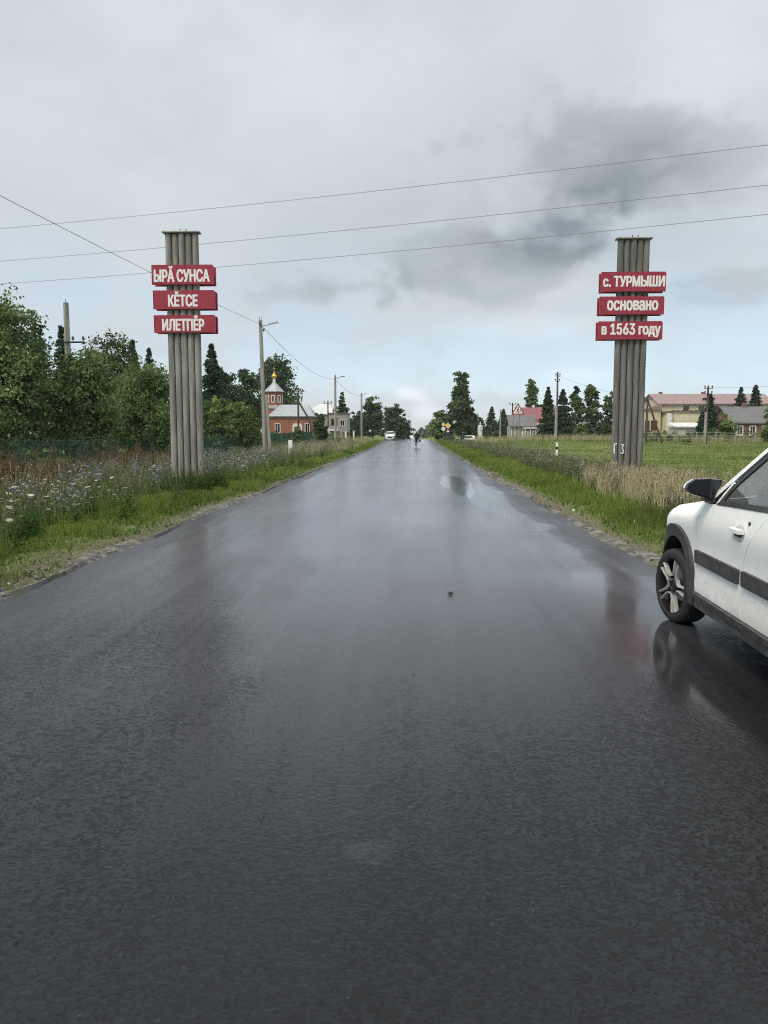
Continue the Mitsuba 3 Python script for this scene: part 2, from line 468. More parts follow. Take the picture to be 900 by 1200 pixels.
ry = np.unique(np.concatenate([np.arange(-60, 3, 0.8), np.arange(3, 30, 0.09), np.arange(30, 60, 0.25), np.arange(60, 180, 0.8), np.arange(180, 900, 6)]))
st = np.linspace(0, 1, 15)
L, R = eL(ry), eR(ry)
rx = L[:, None] + (R - L)[:, None] * st[None]
crown = 0.035 * (1 - (2 * st - 1) ** 2)[None]
rz = rprof(ry)[:, None] + crown + 0.008
rz[:, 0] -= 0.03
rz[:, -1] -= 0.03
vv = np.stack([rx, np.repeat(ry[:, None], 15, 1), rz], -1)
vv = np.concatenate([vv[:, :1] - [0.03, 0, 0.14], vv, vv[:, -1:] + [0.03, 0, -0.14]], 1)
n, m = vv.shape[:2]
i, j = np.meshgrid(np.arange(n - 1), np.arange(m - 1), indexing='ij')
a = i * m + j
q = np.stack([a, a + 1, a + m + 1, a + m], -1).reshape(-1, 4)
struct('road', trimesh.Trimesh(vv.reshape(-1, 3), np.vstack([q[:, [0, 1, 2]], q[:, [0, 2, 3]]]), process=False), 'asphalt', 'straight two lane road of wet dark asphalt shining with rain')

rng = np.random.default_rng(7)


def strip(yv, inner, width, lift, sgn):
    """a ragged ribbon of washed-out sand along the asphalt edge"""
    w = width(yv) * (0.6 + 0.8 * n1(yv, 1.9, 47))
    x0 = inner(yv) + sgn * -0.02
    cols = [x0 + sgn * w * t for t in (0, 0.35, 0.7, 1.0)]
    X = np.stack(cols, 1)
    Y2 = np.repeat(yv[:, None], 4, 1)
    Z = terrain_z(X, Y2) + lift
    Z[:, 0] = rprof(yv) - 0.03
    Z[:, 1] = np.maximum(Z[:, 1], G(X[:, 1], yv) + lift)
    Z[:, 2] = np.maximum(Z[:, 2], G(X[:, 2], yv) + lift)
    Z[:, 3] = G(X[:, 3], yv) - 0.03
    v = np.stack([X, Y2, Z], -1).reshape(-1, 3)
    i, j = np.meshgrid(np.arange(len(yv) - 1), np.arange(3), indexing='ij')
    a = i * 4 + j
    q = np.stack([a, a + 1, a + 5, a + 4], -1).reshape(-1, 4)
    if sgn < 0:
        q = q[:, ::-1]
    return trimesh.Trimesh(v, np.vstack([q[:, [0, 1, 2]], q[:, [0, 2, 3]]]), process=False)


def n1(y, f, s):
    return meshkit.fbm(np.stack([np.asarray(y) * f, 0 * y, 0 * y], -1), 3, s)


yv = np.arange(-20, 120, 0.12)
struct('sand_verge', strip(yv, eL, lambda y: 0.04 + 0.40 * sst(0.40, 0.72, n1(y, 0.5, 41)) * (1 - 0.5 * sst(20, 60, y)), 0.02, -1), 'wet_sand', 'ragged strip of grey sand and grit along the left road edge')
yv = np.arange(8.4, 110, 0.12)
struct('sand_verge', strip(yv, eR, lambda y: 0.03 + 0.30 * sst(0.46, 0.75, n1(y, 0.35, 43)), 0.02, 1), 'wet_sand', 'thin broken strip of grey grit along the right road edge')

# ------------------------------------------------------------------ grass and weeds (stuff nobody could count)
class Bunch:
    """collects triangles with one colour per vertex"""
    def __init__(self):
        self.v, self.f, self.c, self.n = [], [], [], 0

    def add(self, v, f, c):
        self.v.append(v)
        self.f.append(f + self.n)
        self.c.append(c)
        self.n += len(v)

    def mesh(self):
        return trimesh.Trimesh(np.concatenate(self.v), np.concatenate(self.f), process=False), np.concatenate(self.c)


def blades(b, x, y, z, h, w, col, lean, rng, bend=True):
    n = len(x)
    ph, ps = rng.uniform(0, 2 * np.pi, (2, n))
    side = np.stack([np.cos(ph), np.sin(ph), 0 * ph], -1) * (w / 2)[:, None]
    ln = np.stack([np.cos(ps), np.sin(ps), 0 * ps], -1) * (lean * h)[:, None]
    base = np.stack([x, y, z], -1)
    up = np.stack([0 * h, 0 * h, h], -1)
    if bend:
        mid = base + up * 0.6 + ln * 0.35
        tip = base + up * np.clip(1 - 0.35 * lean, 0.3, 1)[:, None] + ln
        V = np.stack([base - side, base + side, mid - side * 0.8, mid + side * 0.8, tip], 1).reshape(-1, 3)
        F = np.array([[0, 1, 3], [0, 3, 2], [2, 3, 4]])
        k = 5
    else:
        V = np.stack([base - side, base + side, base + up + ln], 1).reshape(-1, 3)
        F = np.array([[0, 1, 2]])
        k = 3
    F = (F[None] + (np.arange(n) * k)[:, None, None]).reshape(-1, 3)
    b.add(V, F, np.repeat(col, k, 0))


def pal(rng, n, *cols, jitter=0.22):
    c = np.array(cols)[rng.integers(0, len(cols), n)]
    return np.clip(c * (1 + jitter * rng.standard_normal((n, 1))) * (1 + 0.06 * rng.standard_normal((n, 3))), 0.004, 0.8)


def logy(rng, n, a, b):
    return a * np.exp(rng.uniform(0, 1, n) * math.log(b / a))


def nz(x, y, f, s, o=3):
    return meshkit.fbm(np.stack([np.asarray(x) * f, np.asarray(y) * f, 0 * np.asarray(x)], -1), o, s)


def verge(side, n, seed):
    rng = np.random.default_rng(seed)
    y = logy(rng, n, 5.5, 130)
    far = np.clip(y / 9, 1, 9)
    if side < 0:
        x = eL(y) - 0.02 - rng.uniform(0, 1, n) ** 0.8 * 2.6
        e = eL(y) - x
    else:
        x = eR(y) + 0.0 + rng.uniform(0, 1, n) ** 0.8 * 2.9
        e = x - eR(y)
    bare = n1(y, 0.5, 41 if side < 0 else 43)
    keep = rng.uniform(0, 1, n) < sst(0.0, 0.75, e + 0.05 - 0.22 * sst(0.35, 0.75, bare)) * (0.35 + 0.65 * sst(0.28, 0.5, nz(x, y, 1.3, 51)))
    x, y, e, far = x[keep], y[keep], e[keep], far[keep]
    n = len(x)
    tuft = nz(x, y, 0.9, 53)
    h = (0.045 + 0.10 * sst(0.3, 1.4, e) + 0.12 * sst(0.52, 0.8, tuft)) * rng.uniform(0.5, 1.4, n) * np.clip(far, 1, 2) ** 0.4
    w = 0.0055 * far ** 0.9 * rng.uniform(0.7, 1.4, n)
    col = pal(rng, n, (0.150, 0.245, 0.040), (0.185, 0.275, 0.048), (0.118, 0.205, 0.036), (0.215, 0.262, 0.068), (0.24, 0.225, 0.10))
    patch = nz(x, y, 0.45, 57)
    col = col * (1 - 0.45 * sst(0.5, 0.75, patch))[:, None] + np.array([0.06, 0.045, 0.018]) * (0.6 * sst(0.56, 0.8, nz(x, y, 0.7, 58)))[:, None]
    b = Bunch()
    blades(b, x, y, G(x, y) - 0.01, h, w, col, rng.uniform(0.1, 1.0, n), rng)
    # broad low leaves: plantain, dandelion, clover
    k = n // 9
    idx = rng.integers(0, n, k)
    blades(b, x[idx] + 0.02, y[idx], G(x[idx], y[idx]), rng.uniform(0.03, 0.10, k) * np.clip(far[idx], 1, 2), 0.022 * far[idx] ** 0.7, pal(rng, k, (0.085, 0.165, 0.035), (0.12, 0.20, 0.045)), rng.uniform(0.6, 1.6, k), rng)
    m, c = b.mesh()
    solo('verge_grass', m, 'blade', 'bright green short grass along the left edge of the road' if side < 0 else 'bright green mown grass along the right edge of the road', 'grass', kind='stuff', color=c)


verge(-1, 108000, 101)
verge(1, 104000, 102)

# mown field on the right
rng = np.random.default_rng(103)
n = 110000
y = logy(rng, n, 11, 112)
x = rng.uniform(5.0, 52, n) * np.clip(y / 60, 0.35, 1)
keep = (x > 5.2)
x, y = x[keep], y[keep]
n = len(x)
far = y / 10
tone = nz(x, y * 0.4, 0.16, 61)
h = (0.05 + 0.05 * sst(0.45, 0.7, nz(x, y, 0.5, 62)) + 0.10 * sst(85, 110, y)) * rng.uniform(0.5, 1.5, n) * np.clip(far, 1, 3) ** 0.35
col = pal(rng, n, (0.118, 0.178, 0.045), (0.145, 0.198, 0.058), (0.100, 0.150, 0.040), (0.190, 0.190, 0.082))
col = col * (0.75 + 0.55 * sst(0.3, 0.7, tone))[:, None]
b = Bunch()
blades(b, x, y, G(x, y) - 0.01, h, 0.007 * far ** 0.85, col, rng.uniform(0.2, 1.1, n), rng, bend=False)
m, c = b.mesh()
solo('field_grass', m, 'blade', 'short mown meadow grass of the field behind the right pillar', 'grass', kind='stuff', color=c)


def ribbon(p0, p1, w0, w1, a):
    s = np.array([math.cos(a), math.sin(a), 0])
    return np.array([p0 - s * w0 / 2, p0 + s * w0 / 2, p1 + s * w1 / 2, p1 - s * w1 / 2])


QUAD = np.array([[0, 1, 2], [0, 2, 3]])


def weed_proto(rng, kind, H):
    """one wild plant: stems, side shoots, leaves and heads"""
    b = Bunch()

    def quad(v, c):
        b.add(np.asarray(v, float), QUAD, np.tile(c, (4, 1)))

    def disc(c, r, col, tilt=0.5, n=5):
        nrm = np.array([rng.normal(0, tilt), rng.normal(0, tilt), 1.0])
        nrm /= np.linalg.norm(nrm)
        u = np.cross(nrm, [0.3, 0.9, 0.1])
        u /= np.linalg.norm(u)
        w = np.cross(nrm, u)
        an = np.arange(n) * 2 * np.pi / n
        v = np.vstack([c + nrm * r * 0.12, c + r * (np.cos(an)[:, None] * u + np.sin(an)[:, None] * w) * rng.uniform(0.75, 1.2, (n, 1))])
        fs = np.stack([np.zeros(n, int), 1 + np.arange(n), 1 + (np.arange(n) + 1) % n], -1)
        b.add(v, fs, np.tile(col, (n + 1, 1)))

    def leaf(p, L, w, col, droop):
        a = rng.uniform(0, 2 * np.pi)
        d = np.array([math.cos(a), math.sin(a), 0.5 - droop])
        s = np.array([-math.sin(a), math.cos(a), 0]) * w
        m = p + d * L * 0.5
        quad([p, m - s + [0, 0, .01], p + d * L - [0, 0, L * droop * 0.5], m + s], col)

    stems = {'chicory': (2, 4), 'yarrow': (2, 4), 'tuft': (9, 15), 'sorrel': (2, 4), 'leafy': (4, 7), 'dry': (10, 16), 'greyweed': (3, 6)}[kind]
    green = {'chicory': (0.105, 0.138, 0.064), 'yarrow': (0.115, 0.155, 0.058), 'tuft': (0.150, 0.182, 0.070), 'sorrel': (0.13, 0.105, 0.055), 'leafy': (0.060, 0.115, 0.032), 'dry': (0.56, 0.50, 0.32), 'greyweed': (0.105, 0.125, 0.065)}[kind]
    for _ in range(rng.integers(*stems)):
        a, l = rng.uniform(0, 2 * np.pi), rng.uniform(0.02, 0.38)
        h = H * rng.uniform(0.6, 1.08)
        p0 = np.array([rng.normal(0, 0.05), rng.normal(0, 0.05), 0])
        top = p0 + np.array([math.cos(a) * l * h, math.sin(a) * l * h, h])
        g = np.array(green) * rng.uniform(0.7, 1.3)
        w = 0.009 if kind not in ('tuft', 'dry') else 0.007
        mid = (p0 + top) / 2 + np.array([0, 0, 0.05 * h])
        quad(ribbon(p0, mid, w, w * 0.85, rng.uniform(0, 3)), g)
        quad(ribbon(mid, top, w * 0.85, w * 0.5, rng.uniform(0, 3)), g)
        if kind in ('tuft', 'dry'):
            if rng.uniform() < 0.6:   # a seed head
                e = top - (top - mid) * 0.28
                quad(ribbon(e, top + [0, 0, 0.02], 0.016, 0.008, rng.uniform(0, 3)), np.array((0.47, 0.39, 0.25) if kind == 'dry' else (0.23, 0.19, 0.12)) * rng.uniform(0.8, 1.25))
            continue
        for t in rng.uniform(0.02, 0.75, {'leafy': 9, 'greyweed': 8}.get(kind, 6)):
            leaf(p0 + (top - p0) * t, rng.uniform(0.06, 0.17) * (1.15 - t), rng.uniform(0.010, 0.026) * (1.5 if kind == 'leafy' else 1), g * rng.uniform(0.75, 1.45), rng.uniform(0, 0.7))
        for t in rng.uniform(0.4, 0.98, {'chicory': 6, 'yarrow': 2, 'sorrel': 7, 'leafy': 2, 'greyweed': 5}[kind]):
            q0 = p0 + (top - p0) * t
            aa = rng.uniform(0, 2 * np.pi)
            q1 = q0 + np.array([math.cos(aa) * 0.5, math.sin(aa) * 0.5, 1.0]) * rng.uniform(0.08, 0.24) * H
            quad(ribbon(q0, q1, 0.006, 0.004, rng.uniform(0, 3)), g)
            if kind == 'chicory' and rng.uniform() < 0.66:
                disc(q1, rng.uniform(0.016, 0.030), np.array((0.36, 0.35, 0.50)) * rng.uniform(0.7, 1.1), 0.9)
            elif kind == 'yarrow':
                disc(q1, rng.uniform(0.025, 0.055), np.array((0.56, 0.56, 0.47)) * rng.uniform(0.7, 1.05), 0.25, 6)
            elif kind == 'sorrel':
                for s in np.linspace(0.35, 1, 4):
                    quad(ribbon(q0 + (q1 - q0) * s, q0 + (q1 - q0) * s + np.array([rng.normal(0, .012), rng.normal(0, .012), 0.05]), 0.022, 0.012, rng.uniform(0, 3)), np.array((0.175, 0.122, 0.080)) * rng.uniform(0.6, 1.4))
            elif kind == 'greyweed':
                if rng.uniform() < 0.5:
                    disc(q1, rng.uniform(0.010, 0.022), np.array((0.44, 0.44, 0.42)) * rng.uniform(0.6, 1.2), 0.6)
                else:
                    disc(q1, rng.uniform(0.010, 0.02), np.array((0.16, 0.14, 0.09)) * rng.uniform(0.7, 1.2), 0.8)
        if kind == 'yarrow':
            disc(top, rng.uniform(0.028, 0.05), np.array((0.60, 0.60, 0.50)) * rng.uniform(0.75, 1.05), 0.2, 7)
    return b.mesh()


def plant(b, protos, x, y, rng, smin=0.75, smax=1.25, tone=None):
    """copies of the protos at x, y, each turned, scaled and toned"""
    k = rng.integers(0, len(protos), len(x))
    for i, (m, c) in enumerate(protos):
        q = np.nonzero(k == i)[0]
        if not len(q):
            continue
        s, a = rng.uniform(smin, smax, len(q)), rng.uniform(0, 2 * np.pi, len(q))
        P = np.asarray(m.vertices)
        X = (P[None, :, 0] * np.cos(a)[:, None] - P[None, :, 1] * np.sin(a)[:, None]) * s[:, None] + x[q][:, None]
        Y2 = (P[None, :, 0] * np.sin(a)[:, None] + P[None, :, 1] * np.cos(a)[:, None]) * s[:, None] + y[q][:, None]
        Z = P[None, :, 2] * s[:, None] + G(x[q], y[q])[:, None] - 0.02
        V = np.stack([X, Y2, Z], -1).reshape(-1, 3)
        F = (np.asarray(m.faces)[None] + (np.arange(len(q)) * len(P))[:, None, None]).reshape(-1, 3)
        t = rng.uniform(0.8, 1.2, len(q)) if tone is None else tone[q] * rng.uniform(0.85, 1.15, len(q))
        b.add(V, F, np.clip((c[None] * t[:, None, None]).reshape(-1, 3), 0, 0.8))


def protos(kind, n, h, seed):
    r = np.random.default_rng(seed)
    return [weed_proto(r, kind, h * r.uniform(0.85, 1.15)) for _ in range(n)]


P_chic, P_yar = protos('chicory', 9, 0.78, 1), protos('yarrow', 6, 0.66, 2)
P_tuft, P_sor = protos('tuft', 8, 0.62, 3), protos('sorrel', 7, 0.95, 4)
P_leaf, P_dry, P_grey = protos('leafy', 7, 0.62, 5), protos('dry', 8, 0.72, 6), protos('greyweed', 9, 0.55, 8)

rng = np.random.default_rng(104)


def left_band(n, y0, y1, a, bnd, f=0.4, s=71):
    y = logy(rng, n, y0, y1)
    u = rng.uniform(0, 1, n)
    x = eL(y) - (a + 0.55 * (nz(0 * y, y, 0.35, 72) - 0.5) * 2) - u * (bnd - a)
    return x, y


b = Bunch()
x, y = left_band(2000, 7.0, 105, 1.9, 9.4)
keep = nz(x, y, 0.45, 73) > 0.40
plant(b, P_chic, x[keep], y[keep], rng, 0.7, 1.2)
x, y = left_band(900, 6.5, 105, 1.5, 9.0)
keep = nz(x, y, 0.5, 74) > 0.50
plant(b, P_yar, x[keep], y[keep], rng, 0.6, 1.2)
m, c = b.mesh()
solo('wildflowers', m, 'blade', 'lilac blue and white wildflowers flowering on the left verge', 'wildflowers', kind='stuff', color=c)
b = Bunch()
x, y = left_band(2300, 6.0, 125, 1.3, 11.5)
plant(b, P_tuft, x, y, rng, 0.7, 1.45)
x, y = left_band(1700, 6.0, 110, 1.2, 9.5)
plant(b, P_leaf, x, y, rng, 0.45, 1.15)
x, y = left_band(600, 50, 135, 1.2, 8.0)
plant(b, P_dry, x, y, rng, 0.7, 1.2)
x = -4.95 - rng.uniform(0, 1.5, 130)      # thicker clump round the foot of the left pillar
y = rng.uniform(18.4, 21.6, 130)
plant(b, P_leaf, x, y, rng, 0.6, 1.15, tone=np.full(130, 0.75))
m, c = b.mesh()
solo('tall_weeds', m, 'blade', 'tall green weeds and seeding grass between the left road edge and the green fence', 'weeds', kind='stuff', color=c)
b = Bunch()
y = logy(rng, 1000, 16, 38)
x = -9.6 - rng.uniform(0, 1, 1000) * 5.2 - 0.01 * y
keep = nz(x, y, 0.34, 77) > 0.53
plant(b, P_sor, x[keep], y[keep], rng, 0.75, 1.25)
plant(b, P_dry, x[keep][::3] + 0.3, y[keep][::3], rng, 0.8, 1.25)
m, c = b.mesh()
solo('sorrel', m, 'blade', 'rusty brown seeding sorrel in front of the green mesh fence', 'sorrel', kind='stuff', color=c)

rng = np.random.default_rng(105)
b = Bunch()
y = logy(rng, 1550, 13, 118)
x = eR(y) + 2.0 + 0.5 * (nz(0 * y, y, 0.3, 81) - 0.5) * 2 + rng.uniform(0, 1, 1550) ** 1.2 * (2.2 + 0.022 * y)
plant(b, P_grey, x, y, rng, 0.5, 1.15)
y = logy(rng, 900, 13, 118)
x = eR(y) + 2.0 + rng.uniform(0, 1, 900) * 3.4
plant(b, P_tuft, x, y, rng, 0.5, 1.05)
y = logy(rng, 420, 13, 100)
x = eR(y) + 2.2 + rng.uniform(0, 1, 420) * 2.6
keep = nz(x, y, 0.5, 83) > 0.5
plant(b, P_yar, x[keep], y[keep], rng, 0.5, 0.9)
m, c = b.mesh()
solo('tall_weeds', m, 'blade', 'grey green weeds with small white flowers in a band along the right verge', 'weeds', kind='stuff', color=c)
b = Bunch()
n = 460
x = 4.4 + rng.beta(1.7, 1.9, n) * 2.7
y = 13.2 + rng.beta(1.6, 1.6, n) * 9.0
keep = nz(x, y, 0.5, 85) > 0.30
plant(b, P_dry, x[keep], y[keep], rng, 0.5, 1.05)
plant(b, P_grey, x[keep][::7], y[keep][::7], rng, 0.5, 0.9)
plant(b, P_tuft, x[keep][::3] + 0.2, y[keep][::3], rng, 0.5, 0.95)
# pale strip of uncut grass along the far side of the field
x = rng.uniform(9, 52, 1500)
y = 100 + 8 * (1 - sst(18, 40, x)) + rng.normal(0, 2.2, 1500) - 6 * sst(38, 50, x)
plant(b, P_dry, x, y, rng, 0.7, 1.25)
plant(b, P_tuft, x[::2] + 0.4, y[::2] + 1, rng, 0.8, 1.5)
m, c = b.mesh()
solo('dry_grass', m, 'blade', 'straw coloured dry grass round the foot of the right pillar and along the field edge', 'dry grass', kind='stuff', color=c)

# loose stones at the asphalt edges
rng = np.random.default_rng(106)
ico = trimesh.creation.icosphere(0)
n = 2200
y = logy(rng, n, 5, 60)
left = rng.uniform(0, 1, n) < 0.6
x = np.where(left, eL(y) - 0.02 - np.abs(rng.normal(0, 0.22, n)), eR(y) + 0.02 + np.abs(rng.normal(0, 0.18, n)))
s = np.abs(rng.normal(0, 0.008, n)) + 0.005
on = rng.uniform(0, 1, n) < 0.03     # a few grains out on the asphalt
y = np.where(on, rng.uniform(1.8, 9, n), y)
x = np.where(on, rng.uniform(-3.4, 2.6, n), x)
s = np.where(on, rng.uniform(0.002, 0.0042, n), s)
s = s * np.clip(y / 16, 1, 1.7)
V = ico.vertices[None] * rng.uniform(0.6, 1.3, (n, 12, 1)) * s[:, None, None] * np.array([1.2, 1.0, 0.7]) + np.stack([x, y, G(x, y) + s * 0.4 + np.where(on, 0.038 * (1 - ((x + 0.5) / 3.35) ** 2) + 0.006, 0)], -1)[:, None]
F = (ico.faces[None] + (np.arange(n) * 12)[:, None, None]).reshape(-1, 3)
col = np.repeat(pal(rng, n, (0.20, 0.19, 0.18), (0.24, 0.23, 0.215), (0.13, 0.125, 0.12), (0.15, 0.145, 0.14), (0.04, 0.04, 0.042)), 12, 0)
solo('gravel', trimesh.Trimesh(V.reshape(-1, 3), F, process=False), 'pebble', 'loose grey stones scattered along both asphalt edges', 'gravel', kind='stuff', color=col)

# ------------------------------------------------------------------ trees
def leaf_quads(P, out, size, col, rng, flat=0.5, asp=0.6):
    n = len(P)
    nrm = out * (1 - flat) + rng.standard_normal((n, 3)) * 0.75 + np.array([0, 0, flat * 0.7])
    nrm /= np.linalg.norm(nrm, axis=1, keepdims=True) + 1e-9
    u = np.cross(nrm, rng.standard_normal((n, 3)))
    u /= np.linalg.norm(u, axis=1, keepdims=True) + 1e-9
    w = np.cross(nrm, u)
    s = size[:, None]
    V = np.stack([P - u * s, P - w * s * asp, P + u * s, P + w * s * asp], 1).reshape(-1, 3)
    F = (QUAD[None] + (np.arange(n) * 4)[:, None, None]).reshape(-1, 3)
    return V, F, np.repeat(col, 4, 0)


def tree_crown(rng, lobes, n, size, col, holes=0.40, freq=1.1, limb=None, fine=0.0):
    """leaves gathered into clumps over the lobes (cx, cy, cz, rx, ry, rz), with gaps"""
    lobes = np.asarray(lobes, float)
    area = (lobes[:, 3] * lobes[:, 5]) ** 1.1
    nc = max(60, n // 42)
    k = rng.choice(len(lobes), nc, p=area / area.sum())
    d = rng.standard_normal((nc, 3))
    d[:, 2] = d[:, 2] * 0.9 + 0.12
    d /= np.linalg.norm(d, axis=1, keepdims=True)
    r = rng.uniform(0.22, 1.0, nc) ** 0.42
    rough = 0.74 + 0.55 * meshkit.fbm(d * 2.2 + k[:, None] * 3.7, 3, 91)
    C0 = lobes[k, :3] + d * lobes[k, 3:6] * (r * rough)[:, None]
    gap = 0.6 * meshkit.fbm(C0 * freq, 3, int(rng.integers(1e6))) + 0.4 * meshkit.fbm(C0 * freq * 2.7, 2, int(rng.integers(1e6)))
    ok = gap > holes
    C0, d, k = C0[ok], d[ok], k[ok]
    nc = len(C0)
    per = max(8, int(n / nc))
    cr = (0.20 + 0.20 * rng.uniform(0, 1, nc)) * np.minimum(lobes[k, 3], lobes[k, 5])
    off = rng.standard_normal((nc, per, 3)) * np.array([1, 1, 0.55])
    off += d[:, None] * (0.9 * rng.uniform(-1, 1, (nc, per, 1)))
    P = C0[:, None] + off * (cr * 0.62)[:, None, None]
    P[..., 2] -= 0.25 * cr[:, None] * (off[..., 0] ** 2 + off[..., 1] ** 2) ** 0.5
    P = P.reshape(-1, 3)
    tone = meshkit.fbm(C0 * freq * 0.8 + 50, 3, int(rng.integers(1e6)))
    tn = (0.70 + 0.65 * sst(0.25, 0.75, tone)) * rng.uniform(0.8, 1.25, nc)
    hue = np.asarray(col)[rng.integers(0, len(col), nc)]
    cc = np.repeat(hue * tn[:, None], per, 0) * rng.uniform(0.8, 1.25, (nc * per, 1))
    d = np.repeat(d, per, 0) * 0.5 + off.reshape(-1, 3) * 0.4
    return leaf_quads(P, d, size * rng.uniform(0.6, 1.4, len(P)), np.clip(cc, 0.004, 0.5), rng)


def trunk_mesh(rng, x, y, z, h, r, limbs):
    p = [(x + rng.normal(0, 0.02 * h * t), y + rng.normal(0, 0.02 * h * t), z - 0.1 + h * t) for t in np.linspace(0, 1, 6)]
    ms = [tube(p, np.linspace(r, r * 0.3, 6), 8)]
    for q in limbs:
        t = rng.uniform(0.3, 0.85)
        k = t * 5
        i = int(k)
        s = np.array(p[i]) + (np.array(p[min(i + 1, 5)]) - p[i]) * (k - i)
        e = np.array(q)
        mid = (s + e) / 2 + [0, 0, -0.06 * h]
        ms.append(tube([s, mid, e], [r * 0.42, r * 0.28, r * 0.08], 6))
    return cat(*ms)


DARK = ((0.063, 0.101, 0.049), (0.077, 0.120, 0.056), (0.050, 0.084, 0.043))
MID = ((0.135, 0.198, 0.080), (0.163, 0.227, 0.088), (0.106, 0.165, 0.071))
LIGHT = ((0.142, 0.202, 0.072), (0.170, 0.228, 0.084), (0.113, 0.168, 0.062))
BIRCH = ((0.084, 0.122, 0.055), (0.107, 0.145, 0.064), (0.064, 0.096, 0.046))
BLUE = ((0.036, 0.065, 0.039), (0.045, 0.078, 0.045), (0.028, 0.051, 0.032))
seedno = [500]


def broadleaf(name, x, y, top, w, n, label, catg='tree', col=MID, size=None, base=None, kind='round', holes=0.40, group=None, birch=False):
    seedno[0] += 1
    rng = np.random.default_rng(seedno[0])
    z = float(G(x, y))
    H = top - z
    lo = H * (0.02 if base is None else base)
    key = thing(name, label, catg, group)
    lobes = []
    R = w / 2
    if kind == 'round':
        nl = 12
        for i in range(nl):
            t = (i + 0.5) / nl
            a = i * 2.4 + rng.uniform(-0.4, 0.4)
            rr = R * (1 - abs(2 * t - 0.85) ** 2.0 * 0.55)
            s = rng.uniform(0.42, 0.62) * R
            hh = z + lo + (H - lo) * (0.10 + 0.80 * t)
            off = max(rr - s * 0.8, 0) * rng.uniform(0.7, 1.0)
            lobes.append((x + math.cos(a) * off, y + math.sin(a) * off, hh, s, s, s * rng.uniform(0.7, 1.0) * min(1.4, max(0.75, (H - lo) / w * 0.8))))
        lobes.append((x, y, z + lo + (H - lo) * 0.45, R * 0.72, R * 0.72, (H - lo) * 0.40))
        lobes.append((x + rng.normal(0, 0.1) * R, y, top - 0.13 * (H - lo), R * 0.40, R * 0.40, (H - lo) * 0.13))
    elif kind == 'tall':          # narrow ragged birch or poplar
        nl = 17
        for i in range(nl):
            t = (i + 0.5) / nl
            a = i * 2.4 + rng.uniform(-0.5, 0.5)
            rr = R * (0.40 + 0.68 * math.sin(math.pi * min(1, 0.22 + 0.74 * t)) ** 1.3) * (1 if t < 0.72 else 0.66) * rng.uniform(0.72, 1.15)
            s = rng.uniform(0.22, 0.44) * R
            off = max(rr - s, 0.05)
            lobes.append((x + math.cos(a) * off, y + math.sin(a) * off, z + lo + (H - lo) * (0.04 + 0.9 * t), s, s, s * rng.uniform(1.1, 1.8)))
        lobes.append((x, y, z + lo + (H - lo) * 0.48, R * 0.5, R * 0.5, (H - lo) * 0.42))
        lobes.append((x + 0.05 * R, y, top - 0.06 * H, R * 0.20, R * 0.20, H * 0.065))
    else:                          # column, dense
        for i in range(9):
            t = (i + 0.5) / 9
            rr = R * (1 - t) ** 0.55
            lobes.append((x + rng.normal(0, .1) * R, y + rng.normal(0, .1) * R, z + lo + (H - lo) * (0.05 + 0.86 * t), rr * 0.95, rr * 0.95, H * 0.10))
    V, F, C = tree_crown(rng, lobes, n, size or 0.07 + 0.0011 * y, col, holes, 2.4 / max(w, 1.0) + 0.35)
    ends = [l[:3] for l in lobes[1:8]]
    obj('trunk', trunk_mesh(rng, x, y, z, (H - lo) * 0.75 + lo, max(0.05, H * 0.018), ends), 'birch_bark' if birch else 'bark', key)
    obj('crown', trimesh.Trimesh(V, F, process=False), 'leafage', key, color=C)
    return key


